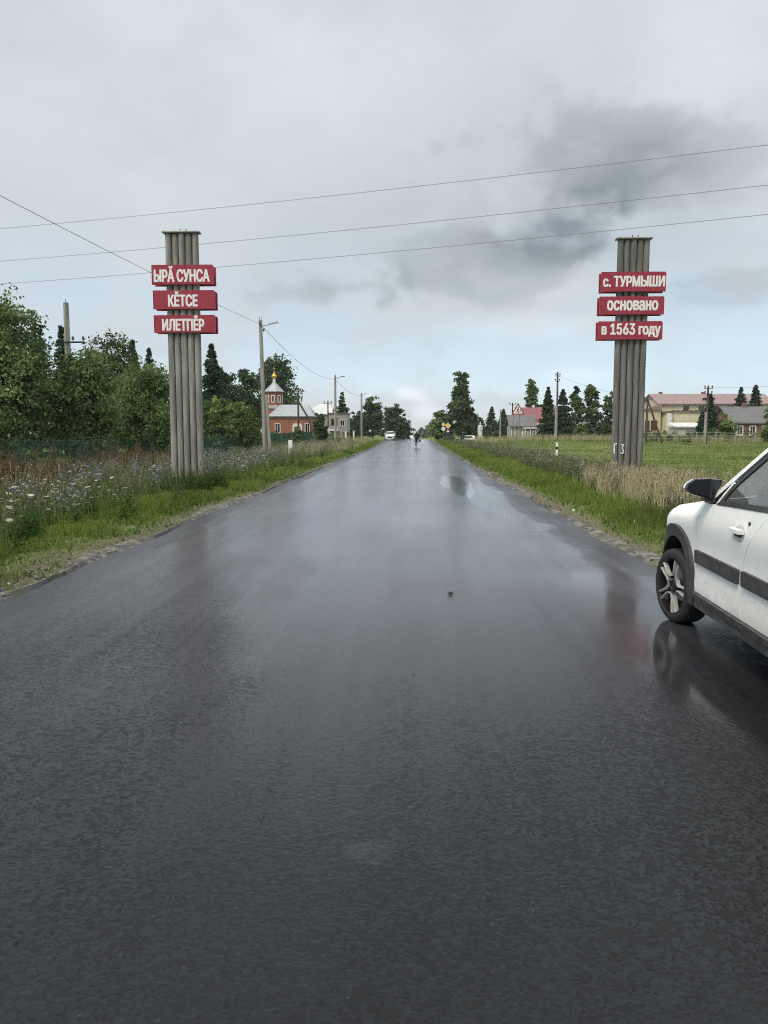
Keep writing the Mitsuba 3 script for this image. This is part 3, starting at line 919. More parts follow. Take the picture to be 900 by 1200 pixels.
def spruce(name, x, y, top, w, n, label, group=None, col=BLUE, thin=1.0):
    seedno[0] += 1
    rng = np.random.default_rng(seedno[0])
    z = float(G(x, y))
    H, R = top - z, w / 2 * 1.28
    key = thing(name, label, 'spruce', group)
    m = 22
    nw = int(13 + H * 2.0)
    tw = np.linspace(0.05, 0.975, nw) + rng.normal(0, 0.006, nw)
    per = max(5, int(n / m / nw))
    t = np.repeat(tw, per) + rng.normal(0, 0.007, nw * per)
    nb = len(t)
    t = np.clip(t, 0.03, 0.985)
    big = rng.uniform(0.78, 1.14, (nw, 5))
    a = rng.uniform(0, 2 * np.pi, nb)
    sect = big[np.repeat(np.arange(nw), per), (a / (2 * np.pi) * 5).astype(int) % 5]
    L = R * ((1 - t) ** 0.92 * 1.12 * sect * rng.uniform(0.7, 1.1, nb) + 0.03)
    s = rng.uniform(0.08, 1, (nb, m)) ** 0.7
    dirx, diry = np.cos(a)[:, None], np.sin(a)[:, None]
    drop = -0.50 * s + 0.34 * s ** 2.0
    px = x + dirx * L[:, None] * s + rng.normal(0, 0.055, (nb, m)) * L[:, None] + -diry * rng.normal(0, 0.16, (nb, m)) * L[:, None] * s
    py = y + diry * L[:, None] * s + rng.normal(0, 0.055, (nb, m)) * L[:, None] + dirx * rng.normal(0, 0.16, (nb, m)) * L[:, None] * s
    pz = z + H * t[:, None] + drop * L[:, None] - np.abs(rng.normal(0, 0.05, (nb, m))) * (1 + L[:, None])
    P = np.stack([px, py, np.maximum(pz, z + 0.05)], -1).reshape(-1, 3)
    out = np.stack([np.repeat(dirx, m, 1), np.repeat(diry, m, 1), np.full((nb, m), 0.3)], -1).reshape(-1, 3)
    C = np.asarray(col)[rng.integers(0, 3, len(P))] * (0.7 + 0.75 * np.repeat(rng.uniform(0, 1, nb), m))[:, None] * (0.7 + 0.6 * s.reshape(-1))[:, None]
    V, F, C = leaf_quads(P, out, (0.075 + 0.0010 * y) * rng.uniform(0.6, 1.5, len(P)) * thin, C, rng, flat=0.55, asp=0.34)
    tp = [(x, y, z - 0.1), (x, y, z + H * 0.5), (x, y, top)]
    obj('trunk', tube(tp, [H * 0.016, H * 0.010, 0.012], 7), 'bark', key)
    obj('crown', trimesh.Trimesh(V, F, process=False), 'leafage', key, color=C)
    return key


# left side, near to far
broadleaf('broadleaf_tree', -19.3, 36.0, 7.75, 5.7, 30000, 'big bushy green broadleaf tree at the left edge of the view behind the fence', col=MID, size=0.085, holes=0.36)
broadleaf('broadleaf_tree', -16.3, 38.5, 5.35, 3.9, 22000, 'rounded dark green broadleaf tree in front of the concrete crossarm pole', col=MID, size=0.085, holes=0.36)
broadleaf('broadleaf_tree', -15.4, 45.0, 5.15, 5.0, 22000, 'wide dense green tree just left of the pale pillar behind the fence', col=MID, size=0.09, holes=0.37)
broadleaf('alder_tree', -24.4, 50.0, 9.0, 2.6, 9000, 'dark ragged tree top rising between the leftmost tree and the concrete pole', col=DARK, kind='tall', size=0.11)
spruce('spruce_tree', -24.0, 53.0, 9.0, 3.0, 9000, 'dark spruce whose tip shows just left of the concrete crossarm pole')
broadleaf('birch_tree', -23.2, 60.0, 8.75, 5.4, 16000, 'ragged topped birch standing taller behind the wide green tree', col=BIRCH, kind='round', size=0.11, holes=0.44, birch=True)
broadleaf('broadleaf_tree', -20.2, 56.0, 6.6, 5.4, 12000, 'mid green tree between the birch and the pair of spruce tips', col=MID, size=0.11)
spruce('spruce_tree', -27.0, 75.0, 10.7, 3.2, 7000, 'left and taller one of two spruce tips left of the pale pillar')
spruce('spruce_tree', -25.6, 75.5, 9.95, 3.0, 7000, 'right and shorter one of two spruce tips left of the pale pillar')
spruce('spruce_tree', -18.0, 70.0, 9.6, 3.6, 12000, 'dark spruce rising immediately right of the pale pillar', thin=1.15)
broadleaf('pine_tree', -22.0, 90.0, 9.3, 5.8, 11000, 'dark pine right of the spruce beside the pale pillar', 'pine', col=DARK, size=0.16, holes=0.42)
broadleaf('pine_tree', -20.6, 97.0, 9.6, 4.4, 9000, 'dark pine close left of the lamp pole', 'pine', col=DARK, size=0.16, holes=0.40)
broadleaf('linden_tree', -26.3, 152.0, 15.9, 9.6, 16000, 'tall dark round linden behind the church tower', col=DARK, size=0.24, holes=0.36)
broadleaf('willow_bush', -15.3, 60.0, 4.15, 3.4, 11000, 'light green willow bush next to the pale pillar behind the green fence', 'bush', col=LIGHT, size=0.10, group=None)
broadleaf('willow_bush', -14.6, 64.5, 4.3, 3.6, 11000, 'light green willow bush midway between the pale pillar and the lamp pole', 'bush', col=LIGHT, size=0.10)
broadleaf('willow_bush', -15.1, 71.0, 3.9, 3.2, 9000, 'light green willow bush close beside the lamp pole', 'bush', col=LIGHT, size=0.11)
broadleaf('garden_shrub', -12.7, 86.0, 2.2, 1.5, 2600, 'small green shrub in front of the brick church hall door', 'shrub', col=MID, size=0.10)
broadleaf('garden_tree', -11.2, 95.0, 3.85, 2.2, 5000, 'small dark round tree at the right corner of the brick church hall', col=DARK, size=0.12, holes=0.30)
broadleaf('poplar_tree', -13.1, 150.0, 9.7, 3.6, 6000, 'dark pointed column shaped tree right of the grey house', col=DARK, size=0.2, kind='column', holes=0.3)
broadleaf('roadside_tree', -9.3, 190.0, 9.8, 6.2, 8000, 'left and higher one of two dark round trees where the left verge ends', col=DARK, size=0.27, holes=0.33)
broadleaf('roadside_tree', -12.6, 186.0, 6.3, 5.4, 5000, 'low dark tree left of the two dark round trees where the left verge ends', col=DARK, size=0.25, holes=0.33)
broadleaf('roadside_tree', -3.9, 181.0, 7.9, 6.6, 9000, 'dark round tree standing above the oncoming white car', col=DARK, size=0.26, holes=0.33)
broadleaf('roadside_tree', -1.6, 232.0, 4.4, 4.6, 4000, 'low dark tree just left of the white van', col=DARK, size=0.3, holes=0.33)
# right side
broadleaf('roadside_bush', 6.1, 160.0, 5.9, 5.2, 8000, 'big green bush left of the tall birch behind the yellow road sign', 'bush', col=MID, size=0.22, holes=0.33)
broadleaf('birch_tree', 9.8, 150.0, 12.9, 6.9, 17000, 'tall lone birch right of the road above the yellow road sign', col=BIRCH, kind='tall', size=0.20, holes=0.43, birch=True)
broadleaf('roadside_bush', 14.4, 172.0, 5.3, 4.6, 5000, 'dark bush right of the tall birch behind the white statue', 'bush', col=DARK, size=0.24, holes=0.33)
spruce('spruce_tree', 20.9, 200.0, 8.2, 4.2, 5000, 'left one of two far spruces behind the white statue')
spruce('spruce_tree', 24.0, 201.0, 7.6, 4.6, 5000, 'right one of two far spruces left of the triangle road sign')
broadleaf('larch_tree', 23.3, 150.0, 11.2, 4.6, 8000, 'tall narrow green larch behind the red roofed house', col=MID, kind='tall', size=0.19, holes=0.36)
spruce('spruce_tree', 20.35, 115.5, 8.3, 3.0, 8000, 'dark spruce immediately left of the dark field pole')
spruce('spruce_tree', 22.6, 116.0, 8.0, 3.6, 9000, 'dark spruce immediately right of the dark field pole')
broadleaf('birch_tree', 26.4, 125.0, 8.4, 4.2, 7000, 'left one of the three thin birches left of the dark pillar', col=BIRCH, kind='tall', size=0.17, holes=0.45, birch=True)
broadleaf('birch_tree', 29.6, 128.0, 9.0, 5.0, 8000, 'middle and tallest of the three thin birches left of the dark pillar', col=BIRCH, kind='tall', size=0.17, holes=0.45, birch=True)
broadleaf('birch_tree', 32.0, 125.5, 7.9, 4.2, 7000, 'right one of the three thin birches partly behind the dark pillar', col=BIRCH, kind='tall', size=0.17, holes=0.45, birch=True)
broadleaf('garden_shrub', 24.35, 111.0, 2.75, 2.0, 2600, 'yellow green shrub under the three thin birches', 'shrub', col=((0.16, 0.19, 0.07), (0.20, 0.22, 0.09), (0.11, 0.14, 0.05)), size=0.12)
spruce('spruce_tree', 40.2, 105.5, 6.75, 2.6, 7000, 'dark spruce right behind the field pole in front of the yellow building')
spruce('spruce_tree', 38.3, 103.0, 4.3, 2.0, 4500, 'short spruce left of the field pole in front of the yellow building')
broadleaf('garden_shrub', 42.0, 104.5, 4.0, 3.2, 5000, 'light green shrub between the field pole and the small brick house', 'shrub', col=LIGHT, size=0.14)
spruce('spruce_tree', 52.4, 125.0, 8.8, 3.8, 6000, 'left one of three spruces behind the small brick house')
spruce('spruce_tree', 54.9, 125.5, 9.2, 3.9, 6000, 'middle and tallest of three spruces behind the small brick house')
spruce('spruce_tree', 57.6, 124.0, 8.6, 3.8, 6000, 'right one of three spruces behind the small brick house at the picture edge')
broadleaf('garden_tree', 43.3, 93.5, 4.4, 3.2, 6000, 'green garden tree covering the right side of the small brick house', col=MID, size=0.13)

# the far woods that close the road
rng = np.random.default_rng(900)
lob = []
for x in np.arange(-420, 460, 7.5):
    hh = rng.uniform(5.5, 9.5)
    yy = 500 + rng.uniform(-45, 60)
    w = rng.uniform(4, 7)
    lob += [(x + rng.normal(0, 2), yy, -2.4 + hh * 0.45, w, w, hh * 0.5), (x + rng.normal(0, 3), yy + 3, -2.4 + hh * 0.75, w * 0.55, w * 0.55, hh * 0.38)]
V, F, C = tree_crown(rng, lob, 60000, 0.75, DARK, 0.3, 0.2)
solo('far_wood', trimesh.Trimesh(V, F, process=False), 'leafage', 'far off dark wood closing the view at the end of the road', 'wood', kind='stuff', color=C)
# rough hedge and scrub between the houses
for (nm, lb, x0, x1, yy, h0, h1, cl, seed) in (('scrub', 'low dark scrub along the far edge of the right field', 27.5, 56, 101, 0.7, 1.7, MID, 901), ('scrub', 'low dark scrub between the roadside signs and the grey house on the right', 6.5, 26, 143, 0.8, 1.9, DARK, 902),
                                               ('scrub', 'low green scrub in front of the church and the grey house on the left', -24, -9, 112, 0.6, 1.5, MID, 903)):
    rng = np.random.default_rng(seed)
    lob = []
    for x in np.arange(x0, x1, 0.8):
        hh = rng.uniform(h0, h1)
        y2 = yy + rng.normal(0, 1.0) + (4 if x > 45 else 0) * 0 + (x - x0) * (-0.05 if seed == 901 else 0)
        lob.append((x + rng.normal(0, 0.3), y2, float(G(x, y2)) + hh * 0.42, 0.9, 0.9, hh * 0.55))
    V, F, C = tree_crown(rng, lob, 9000, 0.15, cl, 0.36, 0.9)
    solo(nm, trimesh.Trimesh(V, F, process=False), 'leafage', lb, 'scrub', kind='stuff', color=C)

# ------------------------------------------------------------------ the two pipe pillars with the village name
def text(t, cap, width, depth=0.006):
    m = meshkit.text_mesh(t, cap, depth, bold=True)
    b0, b1 = m.bounds
    m.apply_translation((-(b0[0] + b1[0]) / 2, 0, 0))
    m.vertices = m.vertices * [(width - 0.014) / (b1[0] - b0[0]), 1, 1]
    top = m.face_normals[:, 2] > 0.9
    flat = shapely.unary_union([sg.Polygon(q[:, :2]) for q in m.triangles[top]])
    flat = shapely.unary_union([sa.translate(flat, k, 0) for k in (-0.007, 0, 0.007)]).buffer(0.0015).simplify(0.0012)
    return prism(flat, depth)


def sign_pillar(label, x, y, top, bsdf, boards, rz, marks):
    z0 = float(G(x, y))
    key = thing('sign_pillar', label, 'sign pillar')
    d = 0.186
    c, s = math.cos(rz), math.sin(rz)

    def W(m):
        m = rotz(m, rz)
        m.apply_translation((x, y, 0))
        return m
    for k in range(5):
        m = lathe([(0, 0), (0.087, 0), (0.087, top - z0 + 0.1), (0.076, top - z0 + 0.1), (0.076, top - z0 - 0.3), (0, top - z0 - 0.3)], 24)
        m = moved(m, (k - 2) * d, 0.012 * math.sin(k * 2.3), z0 - 0.1 - 0.012 * (k % 2))
        obj('pipe', W(m), bsdf, key, smooth=40)
    obj('core_plate', W(bbox(-2 * d, 2 * d, -0.012, 0.012, z0, top - 0.02)), BLACK, key)  # black sheet added to make the gaps between the pipes dark
    obj('cap_plate', W(rbox(0.0, 0, top + 0.033, 5 * d + 0.10, 0.27, 0.045, 0.01)), 'pole_concrete', key)
    for hx in (-0.04, 0.12):
        t = np.linspace(0, math.pi, 7)
        obj('lifting_hook', W(tube([(hx, -0.035 * math.cos(a), top + 0.05 + 0.09 * math.sin(a)) for a in t], 0.008, 6)), DARKMETAL, key)
    obj('footing', W(rbox(0, 0, z0 + 0.03, 5 * d + 0.34, 0.62, 0.34, 0.03)), 'pole_concrete', key)
    for (xc, z1, z2, wd, txt, cap, tw, dx, dz) in boards:
        zc, h = (z1 + z2) / 2, z1 - z2
        cut = 0.035
        q = [(-wd / 2, -h / 2), (wd / 2 - 0, -h / 2), (wd / 2, h / 2 - cut), (wd / 2 - cut, h / 2), (-wd / 2, h / 2)]
        for side in (0, 1):
            yo = -0.105 if side == 0 else 0.165
            m = upright(prism(q, 0.05), xc - x, yo, zc)
            bk = obj('sign_board', W(m), 'sign_red', key, label=None)
            if side == 0:
                rim = []
                for (xa, xb, za, zb2) in ((-wd / 2, wd / 2, -h / 2, -h / 2 + 0.012), (-wd / 2, -wd / 2 + 0.012, -h / 2 + 0.012, h / 2 - 0.012)):
                    rim.append(bbox(xa + xc - x, xb + xc - x, yo - 0.056, yo - 0.0505, za + zc, zb2 + zc))
                obj('edge_trim', W(cat(*rim)), SIGNEDGE, bk)
                obj('lettering', W(upright(text(txt, cap, tw), xc - x + dx, yo - 0.0505, zc + dz)), WHITE, bk, label='white condensed capitals')
        obj('bracket', W(cat(*[box(bx, 0.045, zc, 0.05, 0.22, 0.08) for bx in (-0.51, 0.51)])), DARKMETAL, key)
    for poly in marks:
        obj('paint_mark', W(upright(prism(poly, 0.004), 0, -0.0935, 0)), WHITE, key)
    return key


lb = [(-6.245, 6.11, 5.585, 1.70, 'ЫРӐ СУНСА', 0.315, 1.54, -0.02, -0.185), (-6.22, 5.43, 4.925, 1.71, 'КӖТСЕ', 0.30, 0.82, -0.03, -0.175), (-6.22, 4.765, 4.29, 1.70, 'ИЛЕТПӖР', 0.30, 1.17, -0.04, -0.175)]
sign_pillar('pale grey pillar of five pipes at the left of the road, carrying three red boards in Chuvash', -6.28, 21.5, 6.96, 'pipe_concrete_warm', lb, 0.0, [])
rb = [(6.39, 6.14, 5.585, 1.84, 'с. ТУРМЫШИ', 0.285, 1.76, 0.01, -0.13), (6.36, 5.45, 4.94, 1.84, 'основано', 0.345, 1.46, 0.02, -0.125), (6.34, 4.75, 4.23, 1.84, 'в 1563 году', 0.30, 1.69, 0.02, -0.11)]


def stroke(pts, w):
    return sg.LineString(pts).buffer(w / 2, cap_style='flat')


mk = [stroke([(-0.40, 0.93), (-0.40, 1.22), (-0.33, 1.22)], 0.035), stroke([(-0.21, 1.20), (-0.13, 1.20), (-0.17, 1.10), (-0.13, 1.02), (-0.15, 0.94), (-0.22, 0.95)], 0.03)]
sign_pillar('dark grey pillar of five pipes at the right of the road, carrying three red boards with the founding year', 6.40, 23.0, 7.06, 'pipe_concrete_cool', rb, 0.0, mk)

# ------------------------------------------------------------------ poles and wires
def pole(name, label, x, y, top, r, bsdf, lean=(0, 0), sides=10, category='utility pole'):
    z = float(G(x, y)) - 0.3
    key = thing(name, label, category)
    obj('shaft', tube([(x, y, z), (x + lean[0] * 0.5, y + lean[1] * 0.5, (z + top) / 2), (x + lean[0], y + lean[1], top)], [r, r * 0.86, r * 0.72], sides), bsdf, key, smooth=50)
    return key


def insulator(x, y, z, s=1.0):
    m = lathe([(0, 0), (0.012 * s, 0), (0.012 * s, 0.05 * s), (0.045 * s, 0.055 * s), (0.05 * s, 0.085 * s), (0.03 * s, 0.10 * s), (0.042 * s, 0.115 * s), (0.036 * s, 0.15 * s), (0, 0.165 * s)], 10)
    return moved(m, x, y, z)


def crossarm(key, x, y, z, x0, x1, pins, s=1.0, th=0.08):
    obj('crossarm', rbox((x0 + x1) / 2, y - 0.13, z, x1 - x0, th, th, 0.01), DARKMETAL, key)
    for p in pins:
        obj('insulator', insulator(p, y - 0.13, z + th / 2, s), paint((0.12, 0.09, 0.07), 0.3), key)


# concrete pole with steel arm behind the left trees
z = float(G(-17.0, 39.5)) - 0.3
key = thing('utility_pole', 'square concrete pole with a steel crossarm rising out of the left trees', 'utility pole')
obj('shaft', moved(trimesh.Trimesh(*[np.asarray(q) for q in (lambda m: (m.vertices * [1, 1, 1], m.faces))(tube([(0, 0, 0), (0, 0, 8.15 - z)], [0.20, 0.145], 4))], process=False), -17.6, 39.5, z), 'pole_concrete', key)
crossarm(key, -17.6, 39.5, 6.15, -17.75, -16.65, (-17.25, -16.72), 1.6)
obj('top_pin', tube([(-17.58, 39.45, 8.1), (-17.58, 39.45, 8.32)], 0.015, 6), DARKMETAL, key)

key = pole('street_light_pole', 'grey concrete roadside pole with a lamp on a short arm, nearest on the left', -10.4, 55.0, 9.45, 0.17, 'pole_concrete', (-0.22, 0))
obj('brace_post', tube([(-10.02, 54.9, -0.4), (-10.28, 54.95, 4.2)], [0.12, 0.09], 8), 'pole_concrete', key)
obj('lamp_arm', tube([(-10.6, 54.9, 9.05), (-10.2, 54.75, 9.05), (-9.85, 54.6, 9.12)], 0.03, 6), GREYMETAL, key)
lm = trimesh.convex.convex_hull(np.array([(-9.95, 54.5, 9.07), (-9.95, 54.7, 9.07), (-9.25, 54.44, 9.20), (-9.25, 54.62, 9.20), (-9.9, 54.52, 9.20), (-9.9, 54.66, 9.20), (-9.3, 54.46, 9.30), (-9.3, 54.6, 9.30)]))
obj('lamp_head', lm, GREYMETAL, key)
for k, zz in enumerate((9.05, 8.6)):
    obj('insulator', insulator(-10.62 + 0.26 * k, 54.8, zz, 1.6), paint((0.12, 0.09, 0.07), 0.3), key)
obj('top_pin', cat(tube([(-10.68, 55, 9.4), (-10.72, 55, 9.72)], 0.018, 6), tube([(-10.55, 55, 9.4), (-10.52, 55, 9.68)], 0.018, 6)), DARKMETAL, key)

key = pole('street_light_pole', 'second grey roadside lamp pole on the left, in front of the grey house', -10.7, 110.0, 9.65, 0.20, 'pole_concrete')
obj('lamp_arm', tube([(-10.7, 109.8, 9.25), (-10.2, 109.6, 9.25), (-9.75, 109.4, 9.38)], 0.05, 6), GREYMETAL, key)
obj('lamp_head', rbox(-9.55, 109.4, 9.42, 0.55, 0.25, 0.13, 0.03), GREYMETAL, key)
key = pole('street_light_pole', 'third and farthest grey roadside lamp pole on the left', -9.5, 150.0, 9.2, 0.22, 'pole_concrete')
obj('lamp_arm', tube([(-9.5, 149.8, 8.85), (-8.9, 149.6, 8.95)], 0.05, 6), GREYMETAL, key)
obj('lamp_head', rbox(-8.65, 149.6, 9.0, 0.6, 0.25, 0.13, 0.03), GREYMETAL, key)

key = pole('utility_pole', 'dark tarred pole with a leaning strut in front of the brick church hall', -13.1, 90.0, 6.55, 0.13, 'tarred_wood')
obj('strut', tube([(-13.1, 90.0, 5.2), (-11.9, 90.0, 3.2), (-11.0, 90.0, 0.0)], [0.10, 0.11, 0.12], 8), 'tarred_wood', key)
crossarm(key, -13.1, 90.0, 6.05, -13.6, -12.6, (-13.5, -12.7), 2.0)
crossarm(key, -13.1, 90.0, 5.5, -13.45, -12.55, (-13.4, -12.62), 2.0)
key = pole('utility_pole', 'dark thin pole with a small crossarm behind the small round tree on the left', -13.9, 130.0, 6.9, 0.15, 'tarred_wood')
crossarm(key, -13.9, 130.0, 6.4, -14.6, -13.2, (-14.5, -13.3), 2.4)

key = pole('utility_pole', 'tall dark pole on a pale concrete stub between the two dark spruces on the right', 20.3, 108.0, 9.85, 0.15, 'tarred_wood', (-0.05, 0))
obj('concrete_stub', tube([(20.12, 107.75, 0.0), (20.15, 107.75, 5.2)], [0.20, 0.17], 8), 'pole_concrete', key)
crossarm(key, 20.25, 108.0, 9.3, 19.95, 20.6, (20.0, 20.55), 2.0)
crossarm(key, 20.25, 108.0, 8.6, 19.9, 20.55, (19.95, 20.5), 2.0)
key = pole('utility_pole', 'dark pole on a pale stub in front of the yellow building on the right', 34.0, 90.0, 6.9, 0.14, 'tarred_wood')
obj('concrete_stub', tube([(33.75, 89.75, -0.1), (33.78, 89.75, 3.9)], [0.17, 0.15], 8), 'pole_concrete', key)
crossarm(key, 34.0, 90.0, 6.55, 33.5, 34.5, (33.58, 34.42), 2.0)
crossarm(key, 34.0, 90.0, 5.95, 33.55, 34.45, (33.62, 34.38), 2.0)
key = pole('utility_pole', 'dark pole with a long leaning strut at the left corner of the yellow building', 28.7, 95.0, 5.9, 0.14, 'tarred_wood')
obj('strut', tube([(28.75, 95.0, 5.4), (29.8, 95.0, 2.6), (30.7, 95.0, 0.1)], [0.11, 0.12, 0.13], 8), 'tarred_wood', key)
crossarm(key, 28.7, 95.0, 5.5, 28.25, 29.15, (28.32, 29.08), 2.0)
pole('utility_pole', 'pale thin concrete pole just right of the tall lone birch', 13.0, 150.0, 5.2, 0.17, 'pole_concrete')
pole('utility_pole', 'pale thin concrete pole at the left end of the grey house with the white posts', 16.2, 140.0, 5.7, 0.17, 'pole_concrete')
key = pole('utility_pole', 'dark pole with a crossarm behind the triangle road sign', 19.9, 152.0, 7.35, 0.16, 'tarred_wood')
crossarm(key, 19.9, 152.0, 7.0, 19.2, 20.6, (19.3, 20.5), 2.4)


WIREC = paint((0.23, 0.235, 0.24), 0.6, 0.2)


def wire(label, pts, sag, r, n=40, span=None):
    p = np.array(pts, float)
    t = np.linspace(0, 1, n)[:, None]
    if span:
        t = t * (span[1] - span[0]) + span[0]
    q = p[0] * (1 - t) + p[1] * t - np.array([0, 0, 1.0]) * (4 * sag * t * (1 - t))
    return solo('overhead_wire', tube(q, r, 5), WIREC, label, 'wire', smooth=True)


wire('uppermost of the three wires crossing over the road', ((-15.82, 30, 9.36), (8.75, 20, 8.58)), 0.10, 0.0072, 60, (-1.0, 2.0))
wire('middle one of the three wires crossing over the road', ((-15.88, 30, 8.14), (8.8, 20, 7.63)), 0.10, 0.0072, 60, (-1.0, 2.0))
wire('lowest of the three wires crossing over the road', ((-15.93, 30, 7.28), (8.83, 20, 6.93)), 0.10, 0.0072, 60, (-1.0, 2.0))
wire('slanting wire from the upper left edge behind the left pillar to the first lamp pole', ((-14.6, 12.0, 9.55), (-10.6, 54.9, 9.15)), 0.25, 0.0115)
wire('hanging wire between the first and the second lamp pole on the left', ((-10.5, 55.0, 9.05), (-10.7, 109.8, 9.1)), 1.0, 0.016)
wire('hanging wire between the second and the third lamp pole on the left', ((-10.7, 110.0, 9.1), (-9.5, 149.8, 8.7)), 0.7, 0.022)
wire('thin wire from the dark pole between the spruces to the pole by the yellow building', ((20.25, 108.0, 9.35), (28.7, 95.0, 5.65)), 0.4, 0.016)
wire('thin wire from the pole by the yellow building out to the right edge', ((34.0, 90.0, 6.65), (62.0, 84.0, 8.4)), 0.5, 0.016)

# ------------------------------------------------------------------ markers, signs and fences
def white_post(label, x, y, h, w, band=False, group=None):
    z = float(G(x, y))
    key = thing('marker_post', label, 'marker post', group)
    if band:
        q = [(-w / 2, 0), (w / 2, 0), (w / 2, h * 0.93), (-w / 2, h)]
        obj('post', upright(prism(q, w * 0.7), x, y, z - 0.02), WHITE, key)
        obj('black_band', box(x, y - w * 0.35, z + h * 0.55, w + 0.012, w * 0.7 + 0.012, h * 0.20), BLACK, key)
    else:
        obj('post', rbox(x, y, z + h / 2, w, w, h, 0.02), WHITE, key)
        obj('base', rbox(x, y, z + 0.05, w * 0.8, w * 0.8, 0.5, 0.02), 'tarred_wood', key)
    return key


white_post('white roadside delineator with a black band in the weeds left of the dark pillar', 9.8, 52.0, 0.95, 0.14, True)
white_post('broad white marker post right of the first lamp pole', -8.6, 55.0, 1.2, 0.27)
for lab, x, y, h, w in (('small white post in front of the brick church hall door', -14.4, 110.0, 0.95, 0.24), ('white post in front of the small round tree', -11.0, 95.0, 1.25, 0.28), ('white post close left of the second lamp pole', -12.8, 120.0, 1.95, 0.26),
                        ('white post close right of the second lamp pole', -10.0, 119.0, 1.5, 0.24), ('white post farthest right of those before the grey house', -9.5, 129.0, 1.6, 0.24)):
    white_post(lab, x, y, h, w)

# triangle sign on two posts
x, y = 8.0, 58.0
z = float(G(x, y))
key = thing('warning_sign', 'white triangle warning sign with a dark red border on two thin posts', 'road sign')
for dx in (-0.30, 0.12):
    obj('post', tube([(x + dx - 0.02, y + 0.06, z - 0.2), (x + dx, y + 0.06, 3.1)], 0.028, 8), GREYMETAL, key)
tri = sg.Polygon([(-0.50, 0), (0.50, 0), (0, 0.88)])
tr = tri.buffer(-0.02).buffer(0.02)
pl = obj('plate', upright(prism(tr, 0.015), x, y, 2.88), paint((0.34, 0.35, 0.36), 0.5), key)
obj('red_border', upright(prism(tr.difference(tri.buffer(-0.075)), 0.004), x, y - 0.0155, 2.88), paint((0.30, 0.03, 0.045), 0.45), pl)
obj('white_field', upright(prism(tri.buffer(-0.077), 0.003), x, y - 0.0155, 2.88), WHITE, pl)
fig = shapely.unary_union([sg.Point(0.02, 0.50).buffer(0.05), stroke([(0.0, 0.44), (-0.03, 0.28)], 0.085), stroke([(-0.03, 0.30), (0.05, 0.20), (0.02, 0.10)], 0.05), stroke([(-0.03, 0.30), (-0.10, 0.20), (-0.16, 0.12)], 0.05),
                           stroke([(0.0, 0.42), (0.10, 0.36)], 0.035), stroke([(0.0, 0.42), (-0.10, 0.34)], 0.035), sg.Point(0.17, 0.33).buffer(0.04), stroke([(0.16, 0.29), (0.15, 0.20)], 0.06), stroke([(0.15, 0.2), (0.19, 0.10)], 0.035), stroke([(0.15, 0.2), (0.10, 0.10)], 0.035)])
obj('pictogram', upright(prism(fig.intersection(tri.buffer(-0.08)), 0.003), x, y - 0.0195, 2.88), BLACK, pl)


def sign_post(label, x, y, plates, h):
    z = float(G(x, y))
    key = thing('road_sign', label, 'road sign')
    obj('post', tube([(x, y + 0.05, z - 0.2), (x, y + 0.05, h)], 0.035, 8), GREYMETAL, key)
    for shape, zc, s, cin, cout in plates:
        pg = {'diamond': sg.Polygon([(-s, 0), (0, -s), (s, 0), (0, s)]), 'round': sg.Point(0, 0).buffer(s), 'tri': sg.Polygon([(-s, -s * 0.58), (s, -s * 0.58), (0, s * 1.15)]), 'board': sg.box(-s, -s * 0.7, s, s * 0.7)}[shape]
        pk = obj('plate', upright(prism(pg, 0.015), x, y, zc), paint(cout, 0.45), key)
        obj('face', upright(prism(pg.buffer(-s * 0.17), 0.004), x, y - 0.0155, zc), paint(cin, 0.45), pk)
    return key


YEL, WH, RED, BLU = (0.80, 0.52, 0.06), (0.72, 0.72, 0.71), (0.42, 0.03, 0.03), (0.02, 0.025, 0.16)
sign_post('road sign post with a yellow diamond above a white triangle', 6.15, 127.0, [('diamond', 2.68, 0.50, YEL, WH), ('tri', 1.80, 0.36, WH, RED), ('board', 1.17, 0.42, (0.03, 0.025, 0.07), (0.03, 0.025, 0.07))], 3.0)
sign_post('road sign with a yellow plate above a white round plate, left of the diamond', 5.3, 125.0, [('diamond', 2.85, 0.34, YEL, WH), ('round', 2.18, 0.33, WH, WH)], 3.0)
sign_post('far small white triangle sign on a post left of the yellow signs', 5.95, 168.0, [('tri', 2.15, 0.40, WH, (0.5, 0.5, 0.5))], 2.5)
sign_post('far pale sign plate on a post at the left roadside behind the oncoming white car', -3.1, 200.0, [('board', 1.5, 0.45, (0.5, 0.5, 0.5), (0.4, 0.4, 0.4))], 2.1)
sign_post('far small white sign post left of the white van', 0.0, 215.0, [('round', 0.55, 0.30, WH, (0.5, 0.5, 0.5))], 1.0)

# the green mesh fence on the left
key = thing('mesh_fence', 'long green wire mesh fence on posts along the left trees', 'fence')
fx = lambda t: -14.6 + 0.9 * sst(20, 100, t) + 0.9 * (t > 200)
px_ = np.arange(17.0, 108, 2.8)
rails, mesh = [], []
for t in px_:
    zt = float(G(fx(t), t))
    obj('post', box(fx(t), t, zt + 0.75, 0.06, 0.06, 1.65), GREENPAINT, key)
for a, b_ in zip(px_[:-1], px_[1:]):
    za, zb = float(G(fx(a), a)), float(G(fx(b_), b_))
    bars = []
    for hh in np.linspace(0.12, 1.5, 9):
        bars.append(tube([(fx(a) - 0.02, a, za + hh), (fx(b_) - 0.02, b_, zb + hh)], 0.006 + 0.00006 * a, 3, caps=False))
    for u in np.linspace(0.02, 0.98, 26):
        yy = a + (b_ - a) * u
        zz = za + (zb - za) * u
        bars.append(tube([(fx(yy) - 0.02, yy, zz + 0.1), (fx(yy) - 0.02, yy, zz + 1.52)], 0.005 + 0.00006 * a, 3, caps=False))
    obj('mesh_panel', cat(*bars), GREENPAINT, key)

